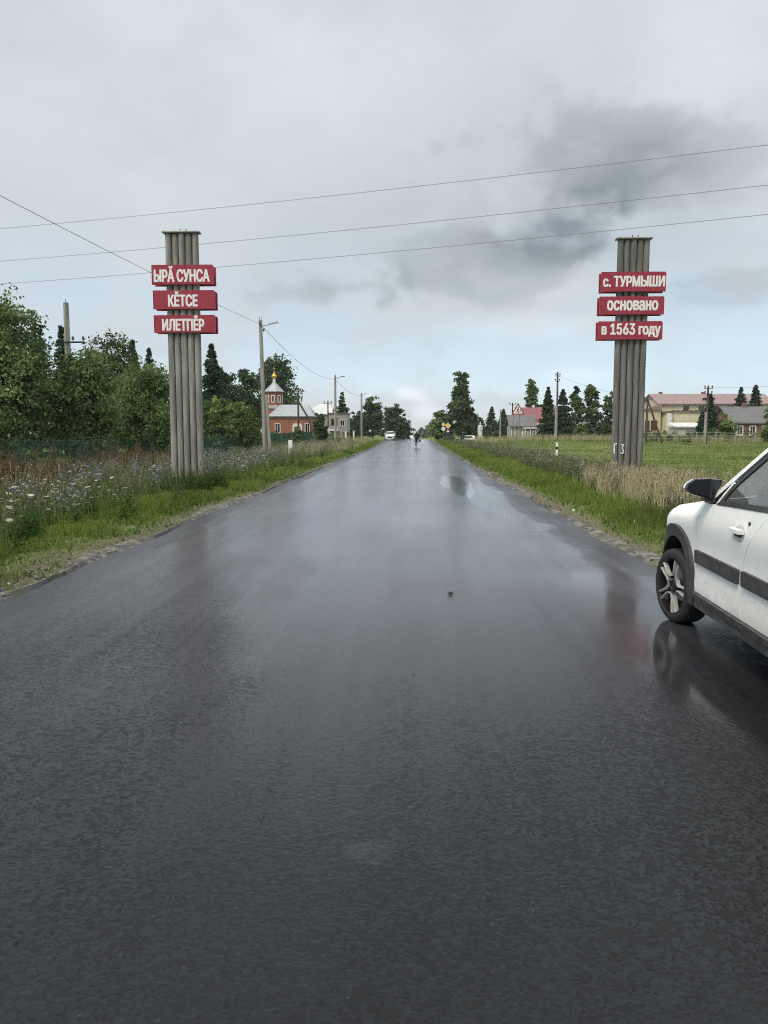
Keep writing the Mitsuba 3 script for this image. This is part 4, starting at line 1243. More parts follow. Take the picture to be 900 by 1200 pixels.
# the light fence at the far edge of the field
key = thing('wire_fence', 'grey post and rail fence along the far edge of the right field', 'fence')
fpts = [(27.0, 99.5), (34.0, 97.2), (40.0, 95.4), (46.0, 94.0), (54.0, 92.5)]
fx_ = np.array([p[0] for p in fpts])
fy_ = np.array([p[1] for p in fpts])
last = None
for t in np.arange(27.0, 54.0, 2.1):
    yy = float(np.interp(t, fx_, fy_))
    zz = float(G(t, yy))
    obj('post', box(t, yy, zz + 0.6, 0.11, 0.11, 1.5), 'pole_concrete', key)
    if last:
        obj('rail', cat(*[tube([(last[0], last[1] - 0.06, last[2] + h), (t, yy - 0.06, zz + h)], 0.02, 4) for h in (0.45, 0.85, 1.2)]), GREYMETAL, key)
    last = (t, yy, zz)

# ------------------------------------------------------------------ buildings
def win(parent, x, y, z, w, h, rz=0.0, frame=TRIM, o=None, pane=PANE, cross=True, fw=0.10, label=None):
    """a framed window standing on a wall that faces (sin rz, -cos rz); x, y is a point of the wall"""
    fr = [box(0, -0.03, 0, w + 2 * fw, 0.06, h + 2 * fw)]
    fr = [bbox(-w / 2 - fw, w / 2 + fw, -0.06, 0.05, -h / 2 - fw, -h / 2), bbox(-w / 2 - fw, w / 2 + fw, -0.06, 0.05, h / 2, h / 2 + fw),
          bbox(-w / 2 - fw, -w / 2, -0.06, 0.05, -h / 2, h / 2), bbox(w / 2, w / 2 + fw, -0.06, 0.05, -h / 2, h / 2)]
    if cross:
        fr.append(bbox(-0.03, 0.03, -0.05, 0.04, -h / 2, h / 2))
    f_ = cat(*fr)
    p_ = box(0, -0.004, 0, w, 0.012, h)
    for m in (f_, p_):
        m.apply_transform(trimesh.transformations.rotation_matrix(rz, [0, 0, 1]))
        m.apply_translation((x, y, z))
    k = obj('window', f_, frame, parent, label=label)
    obj('pane', p_, pane, k)
    return k


def gable(x0, x1, y0, y1, z0, z1, along='x', over=0.35, th=0.12):
    """two roof slopes; the ridge runs along x or y"""
    if along == 'x':
        q = sg.Polygon([(y0 - over, z0 - over * (z1 - z0) / ((y1 - y0) / 2)), ((y0 + y1) / 2, z1), (y1 + over, z0 - over * (z1 - z0) / ((y1 - y0) / 2)), (y1 + over, z0 - over * (z1 - z0) / ((y1 - y0) / 2) + th), ((y0 + y1) / 2, z1 + th), (y0 - over, z0 - over * (z1 - z0) / ((y1 - y0) / 2) + th)])
        m = prism(q, x1 - x0 + 2 * over)
        v = m.vertices
        m.vertices = np.stack([v[:, 2] + x0 - over, v[:, 0], v[:, 1]], -1)
    else:
        sl = over * (z1 - z0) / ((x1 - x0) / 2)
        q = sg.Polygon([(x0 - over, z0 - sl), ((x0 + x1) / 2, z1), (x1 + over, z0 - sl), (x1 + over, z0 - sl + th), ((x0 + x1) / 2, z1 + th), (x0 - over, z0 - sl + th)])
        m = prism(q, y1 - y0 + 2 * over)
        v = m.vertices
        m.vertices = np.stack([v[:, 0], y1 + over - v[:, 2], v[:, 1]], -1)
    return m


def gable_wall(x0, x1, y0, y1, zb, z0, z1, along='x'):
    pts = [(x0, y0, zb), (x1, y0, zb), (x1, y1, zb), (x0, y1, zb), (x0, y0, z0), (x1, y0, z0), (x1, y1, z0), (x0, y1, z0)]
    pts += [(x0, (y0 + y1) / 2, z1), (x1, (y0 + y1) / 2, z1)] if along == 'x' else [((x0 + x1) / 2, y0, z1), ((x0 + x1) / 2, y1, z1)]
    return trimesh.convex.convex_hull(np.array(pts))


def hip(x0, x1, y0, y1, z0, z1, over=0.35, ridge=0.5):
    """hipped roof; ridge: share of the length that the ridge takes"""
    x0, x1, y0, y1 = x0 - over, x1 + over, y0 - over, y1 + over
    cx, cy, rl = (x0 + x1) / 2, (y0 + y1) / 2, (x1 - x0) * ridge / 2
    return trimesh.convex.convex_hull(np.array([(x0, y0, z0), (x1, y0, z0), (x1, y1, z0), (x0, y1, z0), (x0, y0, z0 + 0.1), (x1, y0, z0 + 0.1), (x1, y1, z0 + 0.1), (x0, y1, z0 + 0.1), (cx - rl, cy, z1), (cx + rl, cy, z1)]))


def ngon_prism(cx, cy, z0, z1, r0, r1, n=8, a0=math.pi / 8):
    a = a0 + np.arange(n) * 2 * np.pi / n
    p = np.concatenate([np.stack([cx + r * np.cos(a), cy + r * np.sin(a), np.full(n, z)], -1) for r, z in ((r0, z0), (r1, z1))])
    return trimesh.convex.convex_hull(p)


# brick church with a domed tower
key = thing('church', 'brick church with an octagonal tower, grey roofs and a golden onion dome', 'church')
cx, cy = -22.4, 127.0
zb = float(G(cx, cy)) - 0.4
hall = obj('hall_wall', gable_wall(-22.2, -15.5, 121.6, 128.4, zb, 4.05, 4.06), 'red_brick', key)
obj('hall_roof', hip(-22.2, -15.5, 121.6, 128.4, 4.06, 6.05, 0.3, 0.62), 'roof_zinc', key)
obj('cornice', cat(bbox(-22.32, -15.38, 121.46, 121.597, 3.78, 3.98)), paint((0.16, 0.12, 0.10), 0.7), key)
for (bx, bz) in ((-21.2, 1.6), (-19.8, 1.6)):
    pass
dk = obj('door', bbox(-18.35, -17.35, 121.5, 121.62, 0.4, 2.3), paint((0.10, 0.13, 0.15), 0.5), hall)
obj('portal', cat(bbox(-18.62, -18.35, 121.40, 121.597, 0.3, 2.5), bbox(-17.35, -17.08, 121.40, 121.597, 0.3, 2.5), upright(prism([(-0.8, 0), (0.8, 0), (0.55, 0.5), (-0.55, 0.5)], 0.2), -17.85, 121.597, 2.5)), TRIM, hall)
win(hall, -21.0, 121.6, 2.3, 0.7, 1.3)
win(hall, -16.3, 121.6, 2.3, 0.6, 1.3)
lower = obj('tower_base', ngon_prism(cx, cy, zb, 5.45, 1.55, 1.55), 'red_brick', key)
win(lower, cx + 0.45, cy - 1.45, 4.5, 0.5, 0.7, 0.0, cross=False)
obj('tower_cornice', ngon_prism(cx, cy, 5.452, 6.0, 1.72, 1.62), paint((0.36, 0.34, 0.32), 0.7), key)
drum = obj('tower_drum', ngon_prism(cx, cy, 6.002, 8.05, 1.40, 1.40), 'red_brick', key)
for k in range(8):
    a = k * math.pi / 4
    win(drum, cx + 1.296 * math.sin(a), cy - 1.296 * math.cos(a), 7.05, 0.30, 0.95, a, cross=False, fw=0.13)
obj('drum_cornice', ngon_prism(cx, cy, 8.052, 8.22, 1.56, 1.62), paint((0.14, 0.11, 0.09), 0.7), key)
tent = obj('tent_roof', ngon_prism(cx, cy, 8.222, 9.72, 1.72, 0.26), 'roof_zinc', key)
obj('dome_neck', moved(lathe([(0, 0), (0.27, 0), (0.25, 0.15), (0.22, 0.75), (0.30, 0.85), (0, 0.85)], 16), cx, cy, 9.55), TRIM, tent, smooth=40)
on = [(0, 0), (0.22, 0.0), (0.36, 0.12), (0.45, 0.30), (0.42, 0.48), (0.28, 0.66), (0.13, 0.82), (0.05, 0.98), (0.02, 1.12), (0, 1.13)]
obj('onion_dome', moved(lathe(on, 20), cx, cy, 10.38), GOLD, tent, smooth=True)
obj('cross', cat(box(cx, cy, 11.85, 0.05, 0.05, 0.9), box(cx, cy, 11.95, 0.45, 0.045, 0.05), box(cx, cy, 12.1, 0.24, 0.045, 0.05)), GOLD, tent)

# the small white topped bell tower in the trees
key = thing('bell_tower', 'small brick bell tower with a white pyramid roof among the trees left of the church', 'tower')
bx, by = -29.9, 122.0
bt = obj('wall', bbox(bx - 1.3, bx + 1.3, by - 1.3, by + 1.3, -0.3, 6.5), 'red_brick', key)
obj('roof', hip(bx - 1.3, bx + 1.3, by - 1.3, by + 1.3, 6.502, 8.1, 0.25, 0.02), 'roof_white', key)
win(bt, bx, by - 1.3, 5.6, 0.6, 0.9, cross=False)

# white house behind the hall, grey two storey house
key = thing('white_house', 'pale house with a light hipped roof behind the brick church hall', 'house')
zg = float(G(-19, 163)) - 0.3
w_ = obj('wall', bbox(-21.6, -15.6, 161, 168, zg, 5.3), 'pale_stucco', key)
obj('roof', hip(-21.6, -15.6, 161, 168, 5.302, 7.6, 0.4, 0.30), 'roof_white', key)
for wx in (-20.2, -18.4, -16.8):
    win(w_, wx, 161, 3.6, 0.9, 1.2)
key = thing('grey_house', 'grey flat roofed two storey house left of the second lamp pole', 'house')
zg = float(G(-13, 142)) - 0.4
w_ = obj('wall', bbox(-14.9, -11.5, 140.5, 146.5, zg, 4.95), 'grey_stucco', key)
obj('parapet', cat(bbox(-15.05, -11.35, 140.35, 146.65, 4.952, 5.15)), paint((0.10, 0.095, 0.09), 0.7), key)
win(w_, -13.9, 140.5, 3.45, 1.0, 1.1, frame=paint((0.16, 0.15, 0.14), 0.6), label='dark upper window')
win(w_, -12.4, 140.5, 3.3, 0.7, 1.0, frame=TRIM)
obj('balcony_slab', bbox(-14.7, -13.1, 139.9, 140.497, 1.85, 2.15), TRIM, w_)
obj('porch', cat(bbox(-12.1, -11.2, 139.2, 140.49, 0.1, 1.5), bbox(-12.3, -11.0, 139.0, 140.49, 1.502, 1.65)), paint((0.16, 0.07, 0.05), 0.8), key)
obj('chimney', bbox(-14.4, -14.0, 143, 143.4, 5.152, 6.0), 'red_brick', key)

# yellow building beyond the field on the right
key = thing('yellow_building', 'long yellow two storey building with a dull red roof beyond the right field', 'building')
x0, x1, y0, y1 = 41.6, 60.5, 131.0, 141.0
zg = float(G(45, 131)) - 0.4
mw = obj('main_wall', gable_wall(x0, x1, y0, y1, zg, 6.35, 8.05), 'yellow_stucco', key)
mr = obj('main_roof', gable(x0, x1, y0, y1, 6.37, 8.1, 'x', 0.4), 'roof_red', key)
for c_ in (43.3, 50.6):
    obj('chimney', bbox(c_, c_ + 0.5, 136.6, 137.1, 7.9, 8.6), 'dark_brick', mr)
obj('dormer', trimesh.convex.convex_hull(np.array([(49.4, 132.3, 6.9), (51.0, 132.3, 6.9), (49.2, 132.1, 7.35), (51.2, 132.1, 7.35), (50.2, 134.2, 7.55), (49.4, 134.0, 7.2), (51.0, 134.0, 7.2)])), paint((0.12, 0.04, 0.05), 0.7), mr)
for wx in (46.0, 48.5, 51.0, 53.5, 56.0):
    win(mw, wx, 131.0, 5.5, 0.8, 0.8, frame=paint((0.25, 0.2, 0.14), 0.7))
gw = obj('end_wing', bbox(38.9, 41.597, 130.2, 139.0, zg, 5.3), 'yellow_stucco', key)
obj('end_wing_roof', trimesh.convex.convex_hull(np.array([(38.6, 129.9, 5.302), (41.596, 129.9, 5.302), (41.596, 139.3, 5.302), (38.6, 139.3, 5.302), (38.6, 129.9, 5.45), (41.596, 129.9, 6.2), (41.596, 139.3, 6.2), (38.6, 139.3, 5.45)])), 'roof_red', key)
win(gw, 40.55, 130.2, 2.75, 0.85, 1.45, frame=DARKWOOD, pane=paint((0.07, 0.03, 0.02), 0.5), label='tall dark brown shuttered window')
win(gw, 39.4, 130.2, 2.75, 0.6, 1.45, frame=DARKWOOD, pane=paint((0.07, 0.03, 0.02), 0.5))
obj('canopy', bbox(38.4, 40.0, 129.3, 130.197, 1.65, 1.85), 'tarred_wood', gw)
an = obj('annex_wall', bbox(42.0, 58.5, 126.2, 130.996, zg, 4.75), 'yellow_stucco', key)
obj('annex_roof', bbox(41.8, 58.7, 126.0, 130.994, 4.752, 5.02), paint((0.13, 0.115, 0.10), 0.7), key)
obj('downpipe', tube([(42.25, 126.1, 4.7), (42.25, 126.1, 0.4)], 0.06, 6), GREYMETAL, an)
obj('corner_pier', bbox(41.4, 41.995, 126.1, 126.9, zg, 4.7), TRIM, an)
for wx in (49.5, 51.5, 53.5, 55.5):
    win(an, wx, 126.2, 2.6, 0.8, 1.1, frame=TRIM)
obj('vent_row', cat(*[bbox(43.6 + 0.75 * k, 44.1 + 0.75 * k, 130.86, 130.99, 5.02, 5.28) for k in range(15)]), DARKWOOD, key)
key = thing('garage', 'low white garage with a pale lean to roof before the yellow building', 'garage')
g0 = float(G(43, 123)) - 0.3
gwl = obj('wall', bbox(41.3, 45.4, 121.0, 125.0, g0, 2.35), 'pale_stucco', key)
obj('roof', trimesh.convex.convex_hull(np.array([(41.0, 120.7, 2.352), (45.8, 120.7, 2.352), (41.0, 125.3, 2.7), (45.8, 125.3, 2.7), (41.0, 120.7, 2.50), (45.8, 120.7, 2.50), (41.3, 125.3, 3.15), (45.5, 125.3, 3.15)])), 'roof_white', key)
obj('gate', bbox(42.6, 44.4, 120.94, 121.05, 0.2, 1.9), GREYMETAL, gwl)
# small brick house at the right
key = thing('brick_house', 'small striped brick house with a dark slate roof and white windows at the right', 'house')
x0, x1, y0, y1 = 44.6, 50.6, 109.0, 116.0
zg = float(G(46, 109)) - 0.4
bw = obj('wall', gable_wall(x0, x1, y0, y1, zg, 3.0, 5.1, 'x'), 'dark_brick', key)
obj('roof', gable(x0, x1, y0, y1, 3.02, 5.15, 'x', 0.35), 'roof_slate', key)
obj('white_bands', cat(*[bbox(x0 - 0.02, x1 + 0.02, y0 - 0.03, y0 - 0.002, zz, zz + 0.14) for zz in (0.75, 2.75)], *[bbox(xx, xx + 0.3, y0 - 0.028, y0 - 0.003, 0.9, 2.74) for xx in (44.6, 50.3)]), TRIM, key)
for wx in (45.75, 47.5, 49.2):
    win(bw, wx, y0 - 0.002, 1.85, 0.62, 1.1, fw=0.17)
obj('chimney', bbox(47.4, 47.9, 112.2, 112.7, 4.6, 5.8), 'dark_brick', key)
# red roofed house and grey house left of the spruces
key = thing('red_roof_house', 'pale house with a bright red gable roof left of the dark spruces', 'house')
x0, x1, y0, y1 = 18.9, 25.5, 134.5, 143.0
zg = float(G(21, 135)) - 0.4
rw = obj('wall', gable_wall(x0, x1, y0, y1, zg, 3.15, 3.16), 'pale_stucco', key)
rr = obj('roof', gable(x0, x1, y0, y1, 3.3, 5.9, 'x', 0.5), 'roof_crimson', key)
obj('gutter_board', bbox(x0 - 0.5, x1 + 0.5, y0 - 0.56, y0 - 0.505, 2.92, 3.12), TRIM, rr)
obj('barge_board', cat(tube([(x0 - 0.52, y0 - 0.5, 3.05), (x0 - 0.52, (y0 + y1) / 2, 5.95)], 0.13, 4)), TRIM, rr)
for wx in (19.9, 21.4, 22.9, 24.4):
    win(rw, wx, y0, 1.75, 0.8, 1.4, fw=0.12)
key = thing('grey_house', 'low grey house with white corner posts and a dark roof left of the red roof', 'house')
x0, x1, y0, y1 = 16.6, 20.4, 128.5, 133.5
zg = float(G(18, 129)) - 0.4
gh = obj('wall', gable_wall(x0, x1, y0, y1, zg, 2.75, 2.76), 'grey_stucco', key)
obj('roof', gable(x0, x1, y0, y1, 2.78, 4.4, 'x', 0.4), 'roof_slate', key)
for k, xx in enumerate(np.linspace(x0 + 0.1, x1 - 0.1, 7)):
    obj('wall_post', bbox(xx - 0.07, xx + 0.07, y0 - 0.06, y0 - 0.002, zg + 0.5, 2.7), TRIM, gh)
pc = obj('porch_roof', bbox(18.6, 20.6, 126.9, 128.47, 2.2, 2.42), TRIM, key)
for xx in (18.75, 19.6, 20.45):
    obj('porch_post', bbox(xx - 0.06, xx + 0.06, 127.0, 127.12, zg, 2.197), TRIM, pc)
key = thing('picket_fence', 'white picket fence below the red roofed house', 'fence')
for k, xx in enumerate(np.arange(18.2, 25.4, 0.42)):
    zz = float(G(xx, 126.0))
    obj('picket', bbox(xx - 0.09, xx + 0.09, 125.95, 126.0, zz, zz + 1.25), TRIM, key)
obj('rail', bbox(18.0, 25.5, 126.003, 126.06, 0.95, 1.05), TRIM, key)
key = thing('white_cottage', 'pale cottage half hidden under the three thin birches', 'house')
zg = float(G(29, 134)) - 0.4
ww = obj('wall', bbox(25.8, 31.8, 132.5, 138.0, zg, 2.3), 'pale_stucco', key)
obj('roof', gable(25.8, 31.8, 132.5, 138.0, 2.32, 3.9, 'x', 0.3), 'roof_slate', key)
for wx in (26.9, 28.8, 30.6):
    win(ww, wx, 132.5, 1.45, 0.7, 1.0)

# white statue on its plinth
x, y = 12.7, 141.0
z = float(G(x, y)) - 0.1
key = thing('statue', 'white statue of a standing figure on a low plinth right of the tall birch', 'statue')
obj('plinth', cat(rbox(x, y, z + 0.25, 1.5, 1.2, 0.5, 0.04), rbox(x, y, z + 0.752, 1.0, 0.85, 0.5, 0.03)), paint((0.5, 0.5, 0.49), 0.7), key)
B = [((0.10, 0, 0.05), 0.10, (0.09, 0, 0.55), 0.11), ((0.09, 0, 0.55), 0.11, (0.08, 0, 1.0), 0.15), ((-0.10, 0.02, 0.05), 0.10, (-0.09, 0, 0.55), 0.11), ((-0.09, 0, 0.55), 0.11, (-0.08, 0, 1.0), 0.15),
     ((0, 0, 1.0), 0.19, (0, 0, 1.45), 0.22), ((0, 0, 1.45), 0.20, (0, 0, 1.68), 0.07), ((0, -0.01, 1.80), 0.115, (0, 0, 1.88), 0.11), ((0.22, 0, 1.5), 0.08, (0.30, -0.03, 1.15), 0.065), ((0.30, -0.03, 1.15), 0.06, (0.22, -0.18, 0.98), 0.05),
     ((-0.22, 0, 1.5), 0.08, (-0.30, 0.0, 1.2), 0.065), ((-0.30, 0, 1.2), 0.06, (-0.30, -0.03, 0.9), 0.05), ((0.16, 0.05, 1.4), 0.1, (0.2, 0.05, 0.3), 0.12), ((-0.16, 0.05, 1.4), 0.1, (-0.2, 0.05, 0.3), 0.12)]
m = hull_chain([((a, r), (c, s)) for a, r, c, s in B], 0.06)
m.apply_scale(1.25)
obj('figure', moved(m, x, y, z + 1.0), paint((0.66, 0.66, 0.64), 0.7), key, smooth=True)

# ------------------------------------------------------------------ the cyclist
CX, CY = 0.72, 86.0
CZ = float(rprof(CY)) + 0.045
key = thing('bicycle', 'dark bicycle being ridden away down the middle of the road', 'bicycle')
for yy, nm in ((-0.52, 'rear'), (0.53, 'front')):
    t = np.linspace(0, 2 * np.pi, 29)
    wk = obj('wheel', tube([(CX, CY + yy + 0.335 * math.cos(a), CZ + 0.345 + 0.335 * math.sin(a)) for a in t], 0.026, 6, caps=False), BLACK, key)
    obj('spokes', cat(*[tube([(CX, CY + yy, CZ + 0.345), (CX, CY + yy + 0.33 * math.cos(a), CZ + 0.345 + 0.33 * math.sin(a))], 0.004, 4) for a in np.arange(12) * math.pi / 6]), GREYMETAL, wk)
P = lambda yy, zz, xx=0.0: (CX + xx, CY + yy, CZ + zz)
obj('frame', cat(tube([P(-0.52, 0.345), P(-0.06, 0.30), P(0.40, 0.78), P(0.53, 0.345)], 0.022, 6), tube([P(-0.52, 0.345), P(-0.16, 0.78), P(0.40, 0.80)], 0.020, 6), tube([P(-0.06, 0.30), P(-0.20, 0.92)], 0.02, 6), tube([P(0.40, 0.78), P(0.36, 1.02)], 0.02, 6)), paint((0.03, 0.035, 0.06), 0.4), key)
obj('handlebar', tube([P(0.24, 1.02, -0.31), P(0.36, 1.04, -0.16), P(0.38, 1.04, 0.0), P(0.36, 1.04, 0.16), P(0.24, 1.02, 0.31)], 0.016, 6), DARKMETAL, key)
obj('saddle', trimesh.convex.convex_hull(np.array([P(-0.34, 0.93, -0.08), P(-0.34, 0.93, 0.08), P(-0.06, 0.95, 0.02), P(-0.06, 0.95, -0.02), P(-0.32, 0.98, -0.06), P(-0.32, 0.98, 0.06), P(-0.08, 0.97, 0.0)])), BLACK, key)
obj('pedal', cat(rbox(CX - 0.14, CY - 0.03, CZ + 0.13, 0.09, 0.07, 0.02, 0.005), rbox(CX + 0.14, CY - 0.09, CZ + 0.47, 0.09, 0.07, 0.02, 0.005), tube([P(-0.03, 0.13, -0.14), P(-0.03, 0.13, -0.07), P(-0.09, 0.47, 0.07), P(-0.09, 0.47, 0.14)], 0.012, 5)), DARKMETAL, key)
key = thing('person', 'person in dark clothes riding a bicycle away down the road with elbows out', 'person')
S = lambda xx, yy, zz: (CX + xx, CY + yy, CZ + zz)
coat = [((S(0, -0.22, 1.0), 0.20), (S(0, -0.10, 1.22), 0.20)), ((S(0, -0.10, 1.22), 0.20), (S(0, 0.04, 1.40), 0.17)), ((S(-0.15, 0.04, 1.42), 0.08), (S(0.15, 0.04, 1.42), 0.08)),
        ((S(-0.19, 0.05, 1.41), 0.075), (S(-0.37, 0.06, 1.18), 0.068)), ((S(-0.37, 0.06, 1.18), 0.065), (S(-0.29, 0.25, 1.06), 0.042)), ((S(0.19, 0.05, 1.41), 0.075), (S(0.37, 0.06, 1.18), 0.068)), ((S(0.37, 0.06, 1.18), 0.065), (S(0.29, 0.25, 1.06), 0.042)),
        ((S(-0.09, -0.2, 1.0), 0.12), (S(-0.11, 0.10, 0.62), 0.08)), ((S(-0.11, 0.10, 0.62), 0.075), (S(-0.12, -0.06, 0.20), 0.05)), ((S(-0.12, -0.08, 0.18), 0.045), (S(-0.13, 0.08, 0.17), 0.038)),
        ((S(0.09, -0.2, 1.0), 0.12), (S(0.11, 0.14, 0.92), 0.082)), ((S(0.11, 0.14, 0.92), 0.075), (S(0.12, -0.10, 0.56), 0.05)), ((S(0.12, -0.12, 0.54), 0.045), (S(0.13, 0.03, 0.52), 0.038)),
        ((S(0, 0.07, 1.46), 0.06), (S(0, 0.10, 1.56), 0.055)), ((S(0, 0.10, 1.60), 0.092), (S(0, 0.14, 1.64), 0.09)), ((S(-0.29, 0.25, 1.06), 0.04), (S(-0.28, 0.31, 1.05), 0.04)), ((S(0.29, 0.25, 1.06), 0.04), (S(0.28, 0.31, 1.05), 0.04))]
obj('body', hull_chain(coat, 0.035, 6), paint((0.012, 0.014, 0.020), 0.9, spec=0.2), key, smooth=True)
obj('hair', hull_chain([((S(0, 0.085, 1.63), 0.093), (S(0, 0.12, 1.67), 0.085))], 0.04, 2), paint((0.03, 0.022, 0.018), 0.7), key, smooth=True)
for sx in (-1, 1):   # bags hanging from the handlebar
    solo('shopping_bag', hull_chain([((S(sx * 0.34, 0.27, 0.80), 0.085), (S(sx * 0.34, 0.27, 0.66), 0.10)), ((S(sx * 0.33, 0.27, 1.0), 0.012), (S(sx * 0.34, 0.27, 0.82), 0.03))], 0.04, 2), paint((0.40, 0.39, 0.37) if sx < 0 else (0.05, 0.05, 0.06), 0.7),
         'pale bag hanging from the left end of the bicycle handlebar' if sx < 0 else 'dark bag hanging from the right end of the bicycle handlebar', 'bag', smooth=True)

# small things lying about
solo('stone', moved(trimesh.Trimesh(trimesh.creation.icosphere(1).vertices * [0.024, 0.018, 0.013] * (0.8 + 0.4 * np.random.default_rng(4).uniform(0, 1, (42, 1))), trimesh.creation.icosphere(1).faces), 0.38, 7.09, 0.058), paint((0.05, 0.045, 0.04), 0.8), 'small dark stone lying alone on the wet road ahead', 'stone')
for (x, y, a, lb2) in ((3.15, 14.9, 0.8, 'crumpled white paper scrap lying in the right verge grass, farther of two'), (3.75, 12.9, 2.2, 'white paper strip lying in the right verge grass, nearer of two')):
    z = float(G(x, y)) + 0.055
    t = np.linspace(0, 1, 7)
    p = np.stack([(t - 0.5) * 0.09, 0.009 * np.sin(t * 7), 0.02 * np.cos(t * 9)], -1)
    v = np.concatenate([p + [0, -0.018, 0.008], p + [0, 0.018, -0.006]])
    fcs = np.vstack([[[i, i + 1, i + 8], [i, i + 8, i + 7]] for i in range(6)])
    m = trimesh.Trimesh(v, fcs, process=False)
    m = cat(m, trimesh.Trimesh(v + [0, 0, 0.003], fcs[:, ::-1], process=False))
    solo('paper_scrap', moved(rotz(m, a), x, y, z), WHITE, lb2, 'litter')

# ------------------------------------------------------------------ the white car; built along +y, its left side at -x, the front axle over the origin
def car_white(p, n, uv):
    f = fbm(p.x * 7, p.y * 7, p.z * 7, 4)
    d = (1 - smoothstep(0.25, 0.75, p.z + 0.25 * (f - 0.5))) * 0.55 * smoothstep(0.25, 0.7, f + 0.15)
    spot = smoothstep(0.80, 0.86, noise(p.x * 60, p.y * 60, p.z * 60)) * (1 - smoothstep(0.4, 0.9, p.z)) * 0.35
    return mix((0.78, 0.80, 0.82), (0.38, 0.37, 0.345), dr.clip(d + spot, 0, 0.8))


def droplets(p, n, uv):
    return smoothstep(0.66, 0.80, noise(p.x * 90, p.y * 90, p.z * 90))


scene['car_paint'] = {'type': 'twosided', 'bsdf': {'type': 'bumpmap', 'arbitrary': mikit.proc(droplets, eps=2e-3), 'scale': 0.00025, 'bsdf': {'type': 'principled', 'base_color': mikit.proc(car_white), 'roughness': 0.34, 'specular': 0.5, 'clearcoat': 0.9, 'clearcoat_gloss': 0.96}}}


def clad(p, n, uv):
    f = fbm(p.x * 14, p.y * 14, p.z * 14, 4)
    return mix((0.030, 0.031, 0.034), (0.068, 0.066, 0.064), smoothstep(0.35, 0.7, f) * (1 - 0.6 * smoothstep(0.3, 0.9, p.z)))


pmat('car_plastic', clad, 0.52, lambda p, n, uv: noise(p.x * 420, p.y * 420, p.z * 420), 0.0002, 0.45)
scene['car_glass'] = {'type': 'blendbsdf', 'weight': 0.13, 'clear': {'type': 'thindielectric', 'int_ior': 1.5, 'specular_transmittance': rgb(0.66, 0.71, 0.70)},
                      'mist': {'type': 'twosided', 'bsdf': {'type': 'diffuse', 'reflectance': rgb(0.42, 0.45, 0.45)}}}
TYRE = paint((0.020, 0.020, 0.021), 0.62, spec=0.45)
GLOSSBLACK = paint((0.012, 0.012, 0.013), 0.18, spec=0.5, coat=0.5)
ALLOY = paint((0.50, 0.51, 0.52), 0.32, 0.35)
INSIDE = paint((0.035, 0.036, 0.038), 0.8)
SEATC = paint((0.05, 0.052, 0.058), 0.9)
MIRRORG = paint((0.05, 0.055, 0.062), 0.14, 0.85)

zt = PchipInterpolator([-1.3, -0.60, -0.45, 0.0, 0.4, 0.62, 0.76], [1.02, 1.012, 1.0, 0.955, 0.885, 0.80, 0.70])
zroof = PchipInterpolator([-3.0, -2.6, -2.0, -1.5, -1.25, -0.9], [1.475, 1.515, 1.532, 1.508, 1.446, 1.212])


def CW(s, z):
    """half width of the body at s along it and height z"""
    s, z = np.asarray(s, float), np.asarray(z, float)
    w = 0.862 - 0.020 * (1 - sst(0.66, 0.865, z)) + 0.012 * (1 - sst(0.36, 0.52, z)) - 0.016 * (1 - sst(0.26, 0.38, z))
    w = w - 0.036 * np.clip((z - 0.865) / 0.155, 0, 1) ** 1.25 - 0.205 * np.clip((z - 1.02) / 0.5, 0, 1.2) ** 1.12
    w = w - 0.22 * np.clip((s - 0.12) / 0.72, 0, 1.2) ** 2.1 - 0.13 * np.clip((-2.55 - s) / 0.75, 0, 1.2) ** 2
    sh = np.clip((z - (zt(np.clip(s, -1.3, 0.76)) - 0.15)) / 0.15, 0, 1.1)
    return w - np.where(s > -0.62, 0.085 * sh ** 2.3 * sst(-0.62, -0.2, s), 0)


def panel(poly, off=0.0, thick=0.016, res=0.045, rim=0.0):
    poly = poly.buffer(0)
    ring = np.array(poly.exterior.segmentize(res).coords)[:-1]
    if not poly.exterior.is_ccw:
        ring = ring[::-1]
    x0, z0, x1, z1 = poly.bounds
    gx, gz = np.meshgrid(np.arange(x0, x1, res), np.arange(z0, z1, res))
    pts = np.stack([gx.ravel(), gz.ravel()], -1)
    inner = poly.buffer(-res * 0.45)
    pts = pts[shapely.contains_xy(inner, pts[:, 0], pts[:, 1])] if not inner.is_empty else pts[:0]
    allp = np.vstack([ring, pts])
    tri = Delaunay(allp).simplices
    c = allp[tri].mean(1)
    tri = tri[shapely.contains_xy(poly, c[:, 0], c[:, 1])]
    e1, e2 = allp[tri[:, 1]] - allp[tri[:, 0]], allp[tri[:, 2]] - allp[tri[:, 0]]
    cr = e1[:, 0] * e2[:, 1] - e1[:, 1] * e2[:, 0]
    tri = tri[np.abs(cr) > 1e-9]
    cr = cr[np.abs(cr) > 1e-9]
    tri[cr > 0] = tri[cr > 0][:, ::-1]
    u = CW(allp[:, 0], allp[:, 1]) + off
    n = len(ring)
    V = np.stack([-u, allp[:, 0], allp[:, 1]], -1)
    back = np.stack([-(u[:n] - thick), ring[:, 0], ring[:, 1]], -1)
    k = np.arange(n)
    m = len(V)
    side = np.vstack([np.stack([k, (k + 1) % n, m + (k + 1) % n], -1), np.stack([k, m + (k + 1) % n, m + k], -1)])
    return trimesh.Trimesh(np.vstack([V, back]), np.vstack([tri, side]), process=False)


def flip(m):
    m = m.copy()
    m.vertices = m.vertices * [-1, 1, 1]
    m.faces = m.faces[:, ::-1]
    return m


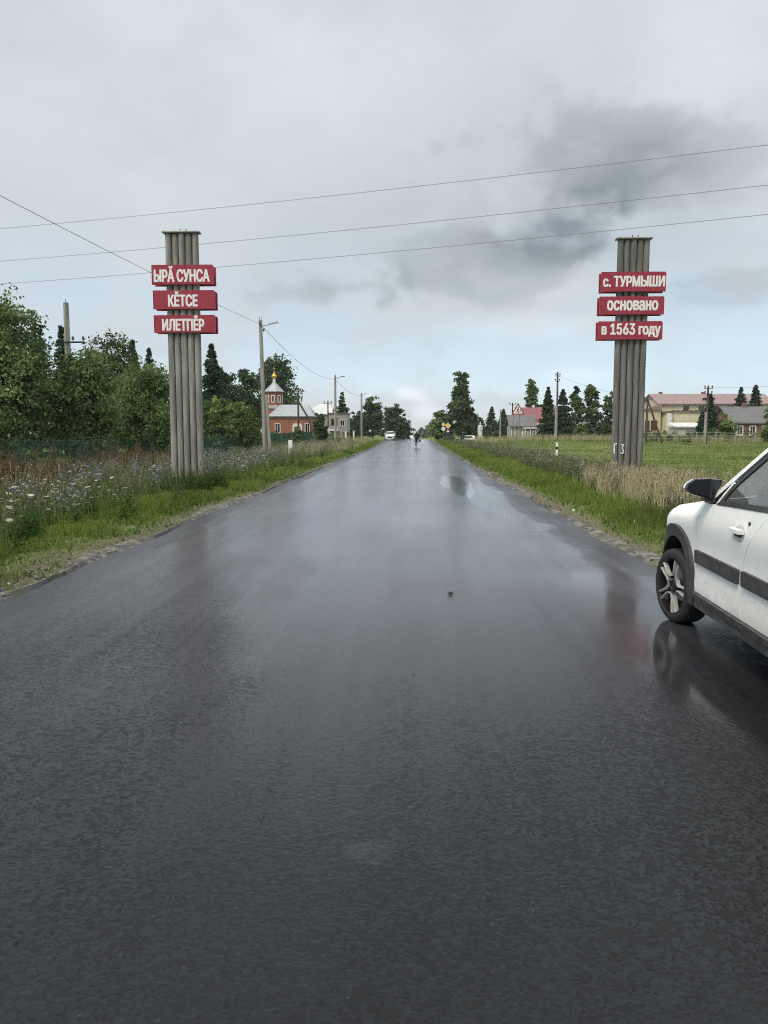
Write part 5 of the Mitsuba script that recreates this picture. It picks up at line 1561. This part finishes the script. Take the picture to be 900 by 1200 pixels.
def surf(S, U, Z, thick=0.0):
    """a grid surface from arrays of s, u, z"""
    v = np.stack([-U, S, Z], -1).reshape(-1, 3)
    n, m = S.shape
    i, j = np.meshgrid(np.arange(n - 1), np.arange(m - 1), indexing='ij')
    a = i * m + j
    q = np.stack([a, a + 1, a + m + 1, a + m], -1).reshape(-1, 4)
    return trimesh.Trimesh(v, np.vstack([q[:, [0, 1, 2]], q[:, [0, 2, 3]]]), process=False)


PG = sg.Polygon
FA, RA = sg.Point(0, 0.318).buffer(0.462, 48), sg.Point(-2.59, 0.318).buffer(0.462, 48)
seam_f = [(-0.468, 0.345), (-0.468, 0.78), (-0.50, 0.90), (-0.60, 1.006)]
seam_b = [(-1.345, 0.345), (-1.332, 0.62), (-1.36, 0.72), (-1.44, 0.82), (-1.55, 0.93), (-1.68, 1.046)]
gap = 0.005
ftop = [(s, float(zt(s))) for s in np.linspace(-0.60, 0.62, 16)]
fender = PG(seam_f + ftop[1:] + [(0.70, 0.70), (0.60, 0.56), (0.50, 0.45), (0.45, 0.345)]).difference(FA).buffer(-0.0025)
if fender.geom_type != 'Polygon':
    fender = max(fender.geoms, key=lambda g: g.area)
fdoor = PG([(a - gap, b) for a, b in seam_f] + [(-0.80, 1.018), (-1.3, 1.036)] + seam_b[::-1])
rdoor = PG([(a - gap, b) for a, b in seam_b] + [(-2.1, 1.062), (-2.50, 1.075), (-2.46, 0.93), (-2.30, 0.80), (-2.12, 0.66), (-2.05, 0.52), (-2.045, 0.345)])
quarter = PG([(-2.05, 0.345), (-2.055, 0.52), (-2.125, 0.66), (-2.305, 0.80), (-2.465, 0.93), (-2.505, 1.08), (-2.68, 1.16), (-2.56, 1.44), (-2.75, 1.50), (-2.95, 1.47), (-3.12, 1.16), (-3.17, 0.98), (-3.17, 0.62), (-3.10, 0.40), (-3.0, 0.345)]).difference(RA)
if quarter.geom_type != 'Polygon':
    quarter = max(quarter.geoms, key=lambda g: g.area)
rail = PG([(-0.56, 1.012), (-0.62, 1.003), (-0.70, 1.035), (-0.935, 1.185), (-1.28, 1.418), (-1.50, 1.482), (-1.95, 1.505), (-2.56, 1.468), (-2.56, 1.442), (-2.75, 1.502), (-2.72, 1.506), (-2.0, 1.532), (-1.5, 1.508), (-1.25, 1.446), (-0.90, 1.212), (-0.66, 1.058)])
slash = PG([(-0.785, 1.022), (-0.815, 1.022), (-0.955, 1.17), (-0.93, 1.178)])
sail = PG([(-0.60, 1.010), (-0.783, 1.020), (-0.925, 1.170), (-0.70, 1.034)])
frame_out = PG([(-0.82, 1.022), (-0.957, 1.170), (-1.285, 1.410), (-1.50, 1.475), (-1.95, 1.498), (-2.54, 1.462), (-2.66, 1.165), (-2.50, 1.082), (-1.70, 1.050)])
glass_f = PG([(-0.885, 1.050), (-0.995, 1.160), (-1.32, 1.385), (-1.52, 1.440), (-1.765, 1.457), (-1.635, 1.076)])
glass_r = PG([(-1.80, 1.085), (-1.915, 1.458), (-2.50, 1.430), (-2.585, 1.185), (-2.47, 1.115)])
seal = frame_out.difference(glass_f.buffer(0.002)).difference(glass_r.buffer(0.002))


def holed(poly, off, thick):
    """a panel with window holes, cut into hole-free halves"""
    cut1, cut2 = sg.box(-1.2, 0, 2, 3), sg.box(-2.2, 0, -1.2, 3)
    cut3 = sg.box(-4, 0, -2.2, 3)
    out = []
    for c in (cut1, cut2, cut3):
        q = poly.intersection(c)
        for g in getattr(q, 'geoms', [q]):
            if g.area > 1e-5:
                if g.interiors:
                    for h in (sg.box(-4, 0, -1.78, 3), sg.box(-1.78, 0, 2, 3)):
                        r = g.intersection(h)
                        out += [panel(w_, off, thick, 0.04) for w_ in getattr(r, 'geoms', [r]) if w_.area > 1e-5]
                else:
                    out.append(panel(g, off, thick, 0.04))
    return cat(*out)


def arch(cx, front):
    ring = sg.Point(cx, 0.318).buffer(0.472, 48).difference(sg.Point(cx, 0.318).buffer(0.375, 48))
    return ring.intersection(sg.box(cx - 0.7, 0.235, cx + 0.7, 1.2))


def tyre_mesh():
    p = [(0.225, -0.090), (0.238, -0.100), (0.262, -0.105), (0.285, -0.101), (0.299, -0.090), (0.306, -0.075)]
    for a in (-0.052, -0.018, 0.018, 0.052):
        p += [(0.308, a - 0.005), (0.299, a - 0.004), (0.299, a + 0.004), (0.308, a + 0.005)]
    p += [(0.306, 0.075), (0.299, 0.090), (0.285, 0.101), (0.262, 0.105), (0.244, 0.103), (0.234, 0.094), (0.225, 0.06)]
    return lathe(p, 64)


def wheel(parent, side, s):
    def put(m):     # the lathe axis z becomes outward
        m = m.copy()
        v = m.vertices
        m.vertices = np.stack([side * v[:, 2], v[:, 0] * side, v[:, 1]], -1)
        m.vertices = m.vertices * 0.958
        if s == 0:
            m.apply_transform(trimesh.transformations.rotation_matrix(math.radians(10.0), [0, 0, 1]))
        m.apply_translation((side * (0.792 if s == 0 else 0.772), s, 0.293))
        if (side * side) and np.linalg.det(np.array([[0, 0, side], [side, 0, 0], [0, 1, 0]])) < 0:
            m.faces = m.faces[:, ::-1]
        return m
    k = obj('wheel', put(tyre_mesh()), TYRE, parent, smooth=35)
    obj('rim', put(lathe([(0.0, -0.03), (0.10, -0.02), (0.215, -0.06), (0.225, -0.06), (0.227, 0.06), (0.231, 0.090), (0.238, 0.096), (0.238, 0.101), (0.228, 0.101), (0.222, 0.08), (0.216, 0.02), (0.21, -0.045), (0.0, -0.015)], 64)), GLOSSBLACK, k, smooth=35)
    obj('brake_disc', put(lathe([(0, 0.0), (0.13, 0.0), (0.13, 0.012), (0, 0.012)], 32)), GREYMETAL, k, smooth=30)
    bars, dark = [], []
    for q in range(5):
        a0 = q * math.pi * 0.4 + 0.56
        for sg_ in (-1, 1):
            def pt(r, da, zz):
                return (r * math.cos(a0 + sg_ * da), r * math.sin(a0 + sg_ * da), zz)
            path = [(0.080, 0.04), (0.084, 0.28), (0.112, 0.46), (0.160, 0.47), (0.225, 0.485)]
            zs = [0.086, 0.090, 0.094, 0.098, 0.097]
            wd = [0.013, 0.014, 0.013, 0.014, 0.017]
            V = []
            for (r, da), z_, w_ in zip(path, zs, wd):
                c = np.array(pt(r, da, z_))
                t = np.array([-math.sin(a0 + sg_ * da), math.cos(a0 + sg_ * da), 0]) * w_ / 2
                V += [c - t * 0.55 + [0, 0, 0.006], c + t * 0.55 + [0, 0, 0.006], c + t + [0, 0, -0.004], c + t - [0, 0, 0.03], c - t - [0, 0, 0.03], c - t + [0, 0, -0.004]]
            V = np.array(V)
            F = []
            for i in range(4):
                for j in range(6):
                    a, b_, c_, d_ = i * 6 + j, i * 6 + (j + 1) % 6, (i + 1) * 6 + (j + 1) % 6, (i + 1) * 6 + j
                    F += [(a, b_, c_), (a, c_, d_)]
            m = trimesh.Trimesh(V, np.array(F), process=False)
            m.fix_normals()
            bars.append(m)
    obj('spokes', put(cat(*bars)), ALLOY, k, smooth=25)
    hub = [lathe([(0, 0.04), (0.066, 0.04), (0.062, 0.082), (0.045, 0.090), (0.030, 0.086), (0.028, 0.08), (0, 0.08)], 32)]
    for q in range(5):
        hub.append(moved(lathe([(0, 0), (0.009, 0), (0.009, 0.012), (0, 0.014)], 8), 0.048 * math.cos(q * 1.2566), 0.048 * math.sin(q * 1.2566), 0.086))
    obj('hub_cap', put(cat(*hub)), GLOSSBLACK, k, smooth=30)
    return k


car = thing('car', 'white crossover hatchback with dark wheel arch and door trim, parked at the right edge', 'car')
for sd in (1, -1):
    mir = (lambda m: m) if sd == 1 else flip
    obj('fender', mir(panel(fender)), 'car_paint', car, smooth=30)
    d1 = obj('front_door', mir(panel(fdoor)), 'car_paint', car, smooth=30)
    d2 = obj('rear_door', mir(panel(rdoor)), 'car_paint', car, smooth=30)
    obj('quarter_panel', mir(panel(quarter)), 'car_paint', car, smooth=30)
    obj('roof_pillar', mir(panel(rail, 0.004, 0.03)), 'car_paint', car, smooth=30)
    obj('frame_strip', mir(panel(slash, 0.004)), 'car_paint', d1, smooth=30)
    obj('sail_trim', mir(panel(sail, 0.0)), GLOSSBLACK, d1, smooth=30)
    obj('window_frame', mir(holed(seal, -0.004, 0.02)), 'car_plastic', car, smooth=30)
    obj('window', mir(panel(glass_f, -0.012, 0.004)), 'car_glass', d1)
    obj('window', mir(panel(glass_r, -0.012, 0.004)), 'car_glass', d2)
    obj('belt_seal', mir(panel(PG([(-0.80, 1.016), (-1.69, 1.046), (-1.69, 1.062), (-0.82, 1.034)]), 0.006, 0.02)), 'car_plastic', d1, smooth=30)
    mo = lambda a, b_: PG([(a, 0.560), (b_, 0.556), (b_, 0.650), (a + 0.01, 0.655)]).buffer(-0.012).buffer(0.012)
    obj('moulding', mir(panel(mo(-0.482, -1.298), 0.022, 0.03)), 'car_plastic', d1, smooth=30)
    obj('moulding', mir(panel(mo(-1.372, -2.02), 0.022, 0.03)), 'car_plastic', d2, smooth=30)
    for nm, cx in (('front', 0.0), ('rear', -2.59)):
        obj('wheel_arch_trim', mir(panel(arch(cx, nm == 'front'), 0.026, 0.09, 0.03)), 'car_plastic', car, smooth=30)
        liner = []
        t = np.linspace(-0.25, math.pi + 0.25, 25)
        S, U = np.meshgrid(t, np.array([0.55, 0.86]), indexing='ij')
        lm = surf(cx + 0.385 * np.cos(S), U, 0.318 + 0.385 * np.sin(S))
        obj('wheel_liner', mir(lm), BLACK, car, smooth=True)
    obj('sill_trim', mir(panel(PG([(-0.462, 0.232), (-2.128, 0.232), (-2.128, 0.338), (-0.462, 0.338)]), 0.016, 0.12)), 'car_plastic', car, smooth=30)
    obj('sill_ledge', mir(panel(PG([(-0.47, 0.300), (-2.12, 0.300), (-2.12, 0.341), (-0.47, 0.341)]), 0.030, 0.05)), 'car_plastic', car, smooth=30)
    # handles: a cup in the door skin and a bar across it
    for dd, hs, hz in ((d1, -1.30, 0.885), (d2, -2.17, 0.915)):
        u0 = float(CW(hs, hz))
        th = np.linspace(0, 2 * math.pi, 25)[:-1]
        rr = np.array([1.0, 0.96, 0.75, 0.4, 0.02])
        dp = np.array([0.0025, 0.004, 0.002, 0.0012, 0.001])
        S = hs + 0.085 * rr[:, None] * np.cos(th)[None]
        Z = hz - 0.004 + 0.052 * rr[:, None] * np.sin(th)[None]
        S, Z = np.concatenate([S, S[:, :1]], 1), np.concatenate([Z, Z[:, :1]], 1)
        cup = surf(S, CW(S, Z) + np.repeat(dp[:, None], 25, 1), Z)
        cp = obj('handle', mir(cup), paint((0.48, 0.49, 0.50), 0.4), dd, smooth=30)
        bar = trimesh.convex.convex_hull(np.array([(-(u0 + o), hs + a, hz + 0.012 + z_) for o, a, z_ in ((0.004, -0.098, -0.012), (0.004, -0.098, 0.014), (0.004, 0.098, -0.012), (0.004, 0.098, 0.014), (0.034, -0.07, -0.014), (0.034, -0.07, 0.010), (0.034, 0.07, -0.014), (0.034, 0.07, 0.010), (0.026, 0.085, 0.016), (0.026, -0.085, 0.016))]))
        obj('handle_bar', mir(bar), 'car_paint', dd, smooth=40)
        slot = trimesh.convex.convex_hull(np.array([(-(u0 + o), hs + a, hz - 0.010 + z_) for o in (0.003, 0.008) for a, z_ in ((-0.06, 0.006), (0.06, 0.006), (0.05, -0.016), (-0.05, -0.016))]))
        obj('handle_slot', mir(slot), BLACK, dd)
    lk = lathe([(0, 0), (0.013, 0), (0.012, 0.006), (0, 0.006)], 16)
    v = lk.vertices.copy()
    lk.vertices = np.stack([-(float(CW(-1.425, 0.955)) + v[:, 2]), -1.425 + v[:, 0], 0.955 + v[:, 1]], -1)
    obj('lock', mir(lk), BLACK, d1)
    # mirror
    face = np.array([(1.020, 1.120), (1.008, 1.152), (0.959, 1.186), (0.86, 1.192), (0.775, 1.183), (0.772, 1.165), (0.835, 1.046), (0.90, 1.056), (0.985, 1.084)])
    cen = face.mean(0)

    def ringv(k, s_, lift=0.0):
        q = cen + (face - cen) * k
        return np.stack([-q[:, 0], np.full(len(q), s_), q[:, 1] + lift], -1)
    mk_ = obj('mirror', mir(trimesh.convex.convex_hull(np.vstack([ringv(0.97, -0.735), ringv(1.0, -0.720), ringv(0.995, -0.690)]))), GLOSSBLACK, car, smooth=35)
    obj('mirror_shell', mir(trimesh.convex.convex_hull(np.vstack([ringv(1.0, -0.6895), ringv(0.95, -0.645), ringv(0.82, -0.605), ringv(0.55, -0.580)]))), 'car_paint', mk_, smooth=35)
    obj('mirror_glass', mir(trimesh.convex.convex_hull(np.vstack([ringv(0.90, -0.738), ringv(0.90, -0.7355)]))), MIRRORG, mk_)
    obj('mirror_foot', mir(trimesh.convex.convex_hull(np.array([(-0.90, -0.70, 1.062), (-0.82, -0.70, 1.075), (-0.90, -0.62, 1.060), (-0.82, -0.62, 1.072), (-0.80, -0.74, 1.026), (-0.80, -0.62, 1.020), (-0.85, -0.72, 1.020), (-0.85, -0.63, 1.016), (-0.86, -0.71, 1.04), (-0.86, -0.63, 1.04)]))), 'car_plastic', mk_, smooth=35)
    wheel(car, -sd, 0.0)
    wheel(car, -sd, -2.59)
    # inner skin behind the panel gaps
    obj('door_lining', mir(panel(PG([(-0.50, 0.36), (-2.30, 0.36), (-2.6, 1.04), (-0.66, 1.0)]), -0.055, 0.01, 0.12)), INSIDE, car)
    hl = PG([(0.50, 0.835), (0.66, 0.765), (0.72, 0.70), (0.69, 0.66), (0.52, 0.74), (0.36, 0.86), (0.38, 0.88)])
    obj('headlight', mir(panel(hl, 0.006, 0.03, 0.03)), paint((0.55, 0.57, 0.60), 0.12, 0.3), car, smooth=30)
    tl = PG([(-3.02, 0.82), (-3.15, 0.82), (-3.15, 1.10), (-3.08, 1.14), (-2.98, 1.02)])
    obj('tail_light', mir(panel(tl, 0.006, 0.03, 0.03)), paint((0.35, 0.02, 0.02), 0.15), car, smooth=30)

sv = np.linspace(-0.50, 0.70, 14)
tt = np.linspace(-1, 1, 15)
S, Tt = np.meshgrid(sv, tt, indexing='ij')
ed = CW(sv, zt(sv))[:, None]
bon = surf(S + 0.10 * (1 - Tt ** 2) * sst(0.3, 0.7, S), ed * Tt, zt(np.clip(S, -1.3, 0.76)) + 0.055 * (1 - np.abs(Tt) ** 2.4))
obj('bonnet', bon, 'car_paint', car, smooth=40)
zz = np.linspace(0.21, 0.775, 14)
Zb, Tt = np.meshgrid(zz, np.linspace(-1, 1, 21), indexing='ij')
bul = 0.055 * (1 - ((Zb - 0.45) / 0.32) ** 2)
obj('front_bumper', surf(0.78 + bul - 0.30 * np.abs(Tt) ** 3.2, 0.735 * Tt, Zb), 'car_paint', car, smooth=40)
obj('grille', surf((0.79 + 0.055 * (1 - ((Zb[4:12] - 0.45) / 0.32) ** 2) - 0.30 * np.abs(Tt[4:12] * 0.6) ** 3.2), 0.735 * 0.6 * Tt[4:12], Zb[4:12]), GLOSSBLACK, car, smooth=40)
a = np.linspace(0, 1, 9)
A, Tt = np.meshgrid(a, np.linspace(-1, 1, 15), indexing='ij')
s0, z0_ = -0.57 + 0.16 * (1 - Tt ** 2), 1.012 + 0.03 * (1 - Tt ** 2)
s1, z1_ = -1.25 + 0.10 * (1 - Tt ** 2), 1.446 + 0.045 * (1 - Tt ** 2)
Sw, Zw = s0 + (s1 - s0) * A, z0_ + (z1_ - z0_) * A 
eds = CW(-0.57 - 0.68 * a, 1.012 + 0.434 * a)[:, None] - 0.004
obj('windscreen', surf(Sw, eds * Tt, Zw), 'car_glass', car, smooth=True)
sv = np.linspace(-1.25, -2.96, 16)
S, Tt = np.meshgrid(sv, np.linspace(-1, 1, 15), indexing='ij')
er = CW(sv, zroof(sv))[:, None]
obj('roof', surf(S + (0.10 * (1 - Tt ** 2)) * sst(-1.7, -1.25, S), er * Tt, zroof(S) + 0.045 * (1 - np.abs(Tt) ** 2.2)), 'car_paint', car, smooth=40)
A, Tt = np.meshgrid(np.linspace(0, 1, 6), np.linspace(-1, 1, 11), indexing='ij')
er2 = np.linspace(float(CW(-2.96, 1.48)), float(CW(-3.12, 1.1)), 6)[:, None]
obj('rear_window', surf(-2.96 - 0.20 * A - 0.06 * (1 - Tt ** 2), er2 * Tt, 1.475 - 0.40 * A + 0.04 * (1 - Tt ** 2) * (1 - A)), GLOSSBLACK, car, smooth=True)
obj('tailgate', surf(-3.16 - 0.05 * A - 0.06 * (1 - Tt ** 2), 0.74 * Tt + 0 * A, 1.073 - 0.42 * A), 'car_paint', car, smooth=True)
obj('rear_bumper', surf(-3.20 - 0.06 * np.sin(A * math.pi) - 0.06 * (1 - Tt ** 2), 0.76 * Tt + 0 * A, 0.655 - 0.40 * A), 'car_plastic', car, smooth=True)
obj('underbody', cat(bbox(-0.72, 0.72, -2.12, -0.47, 0.215, 0.36), bbox(-0.54, 0.54, -3.05, -2.1205, 0.25, 0.62), bbox(-0.54, 0.54, -0.4695, 0.62, 0.22, 0.80)), BLACK, car)
# the inside
obj('dashboard', trimesh.convex.convex_hull(np.array([(x_, s_, z_) for x_ in (-0.72, 0.72) for s_, z_ in ((-0.46, 0.99), (-0.66, 1.045), (-0.86, 1.035), (-0.92, 0.94), (-0.80, 0.62), (-0.46, 0.60))])), INSIDE, car)
obj('instrument_hood', trimesh.convex.convex_hull(np.array([(x_, s_, z_) for x_ in (-0.54, -0.20) for s_, z_ in ((-0.72, 1.04), (-0.78, 1.11), (-0.97, 1.095), (-0.93, 1.0))])), INSIDE, car)
t = np.linspace(0, 2 * math.pi, 33)
ct, stt = math.cos(math.radians(24)), math.sin(math.radians(24))
ringp = [(-0.37 + 0.185 * math.cos(k), -1.08 - 0.185 * math.sin(k) * -stt, 1.015 + 0.185 * math.sin(k) * ct) for k in t]
sw = obj('steering_wheel', tube(ringp, 0.016, 8, caps=False), INSIDE, car, smooth=True)
obj('steering_boss', cat(rbox(-0.37, -1.06, 1.0, 0.14, 0.05, 0.12, 0.02), rbox(-0.37, -1.062, 1.015, 0.33, 0.022, 0.045, 0.008)), INSIDE, sw)
for sx in (-0.37, 0.37):
    st_ = obj('seat', cat(rbox(sx, -1.45, 0.50, 0.50, 0.52, 0.20, 0.06), trimesh.convex.convex_hull(np.array([(sx + a_ * 0.24 * k_, s_, z_) for a_ in (-1, 1) for k_, s_, z_ in ((1, -1.66, 0.55), (1, -1.80, 0.52), (1, -1.74, 0.95), (1, -1.88, 0.95), (0.8, -1.84, 1.13), (0.8, -1.93, 1.12))]))), SEATC, car, smooth=35)
    obj('headrest', rbox(sx, -1.92, 1.24, 0.25, 0.10, 0.17, 0.04), SEATC, st_, smooth=35)
obj('rear_bench', cat(rbox(0, -2.35, 0.52, 1.25, 0.48, 0.2, 0.05), rbox(0, -2.66, 0.80, 1.25, 0.18, 0.55, 0.05)), SEATC, car, smooth=35)
obj('cabin_floor', bbox(-0.70, 0.70, -2.6, -0.45, 0.362, 0.40), INSIDE, car)

CAR_PARTS = [k for k in list(scene) if k.startswith(car + '__')]
CAR_AT = T().translate([2.976, 6.11, 0.040]).rotate([0, 0, 1], -2.5)


def place_car(root, tw):
    for k in CAR_PARTS:
        nk = root + k[len(car):]
        scene[nk] = {**scene[k], 'to_world': tw}


for (lab, x, y, a) in (('white car with its front towards the viewer on the left roadside far ahead', -3.55, 135.0, 180.0), ('white car half hidden in a dip beyond the right verge under the tall birch', 10.1, 143.0, 82.0)):
    k = thing('car', lab, 'car')
    place_car(k, T().translate([x, y, float(G(x, y)) + 0.02 + 0.02 * (abs(x) < 5)]).rotate([0, 0, 1], a).translate([0, 1.2, 0]))
for k in CAR_PARTS:
    scene[k]['to_world'] = CAR_AT

# far white van
x, y = 0.95, 400.0
z = float(rprof(y)) + 0.03
key = thing('van', 'white van far away at the end of the road left of the cyclist', 'van')
vb = obj('body', trimesh.convex.convex_hull(np.array([(x + a_ * w_, y + s_, z + h_) for a_ in (-1, 1) for w_, s_, h_ in ((1.0, 0, 0.35), (1.0, 0, 1.1), (0.92, 0.9, 1.15), (0.82, 1.3, 2.1), (0.85, 5.2, 2.2), (1.0, 5.2, 0.35), (1.0, 1.2, 1.2))])), paint((0.72, 0.72, 0.72), 0.4), key, smooth=20)
obj('windscreen', trimesh.convex.convex_hull(np.array([(x + a_ * w_, y + s_, z + h_) for a_ in (-1, 1) for w_, s_, h_ in ((0.82, 0.86, 1.2), (0.75, 1.20, 2.0), (0.82, 0.93, 1.2), (0.75, 1.27, 2.0))])), PANE, vb)
obj('grille', bbox(x - 0.6, x + 0.6, y - 0.03, y - 0.002, z + 0.55, z + 0.8), BLACK, vb)
for a_ in (-1, 1):
    obj('headlight', bbox(x + a_ * 0.8 - 0.16, x + a_ * 0.8 + 0.16, y - 0.03, y - 0.002, z + 0.75, z + 1.0), paint((0.6, 0.62, 0.65), 0.2), vb)
    for s_ in (0.9, 4.2):
        w_ = lathe([(0, -0.1), (0.33, -0.1), (0.33, 0.1), (0, 0.1)], 20)
        v = w_.vertices.copy()
        w_.vertices = np.stack([x + a_ * 0.88 + v[:, 2], y + s_ + v[:, 0], z + 0.33 + v[:, 1]], -1)
        obj('wheel', w_, TYRE, key)

# ------------------------------------------------------------------ damp air
HAZE = 0.0002
scene['haze_air'] = {'type': 'homogeneous', 'albedo': rgb(0.93, 0.95, 0.97), 'sigma_t': HAZE, 'phase': {'type': 'isotropic'}}
scene['haze'] = {'type': 'cube', 'to_world': T().translate([0, 2000, 6.5]).scale([3600, 3600, 11.5]), 'bsdf': {'type': 'null'}, 'interior': {'type': 'ref', 'id': 'haze_air'}}
labels['haze'] = {'label': 'thin damp haze hanging over the whole village and road', 'category': 'haze', 'kind': 'stuff'}
scene['camera']['medium'] = {'type': 'ref', 'id': 'haze_air'}
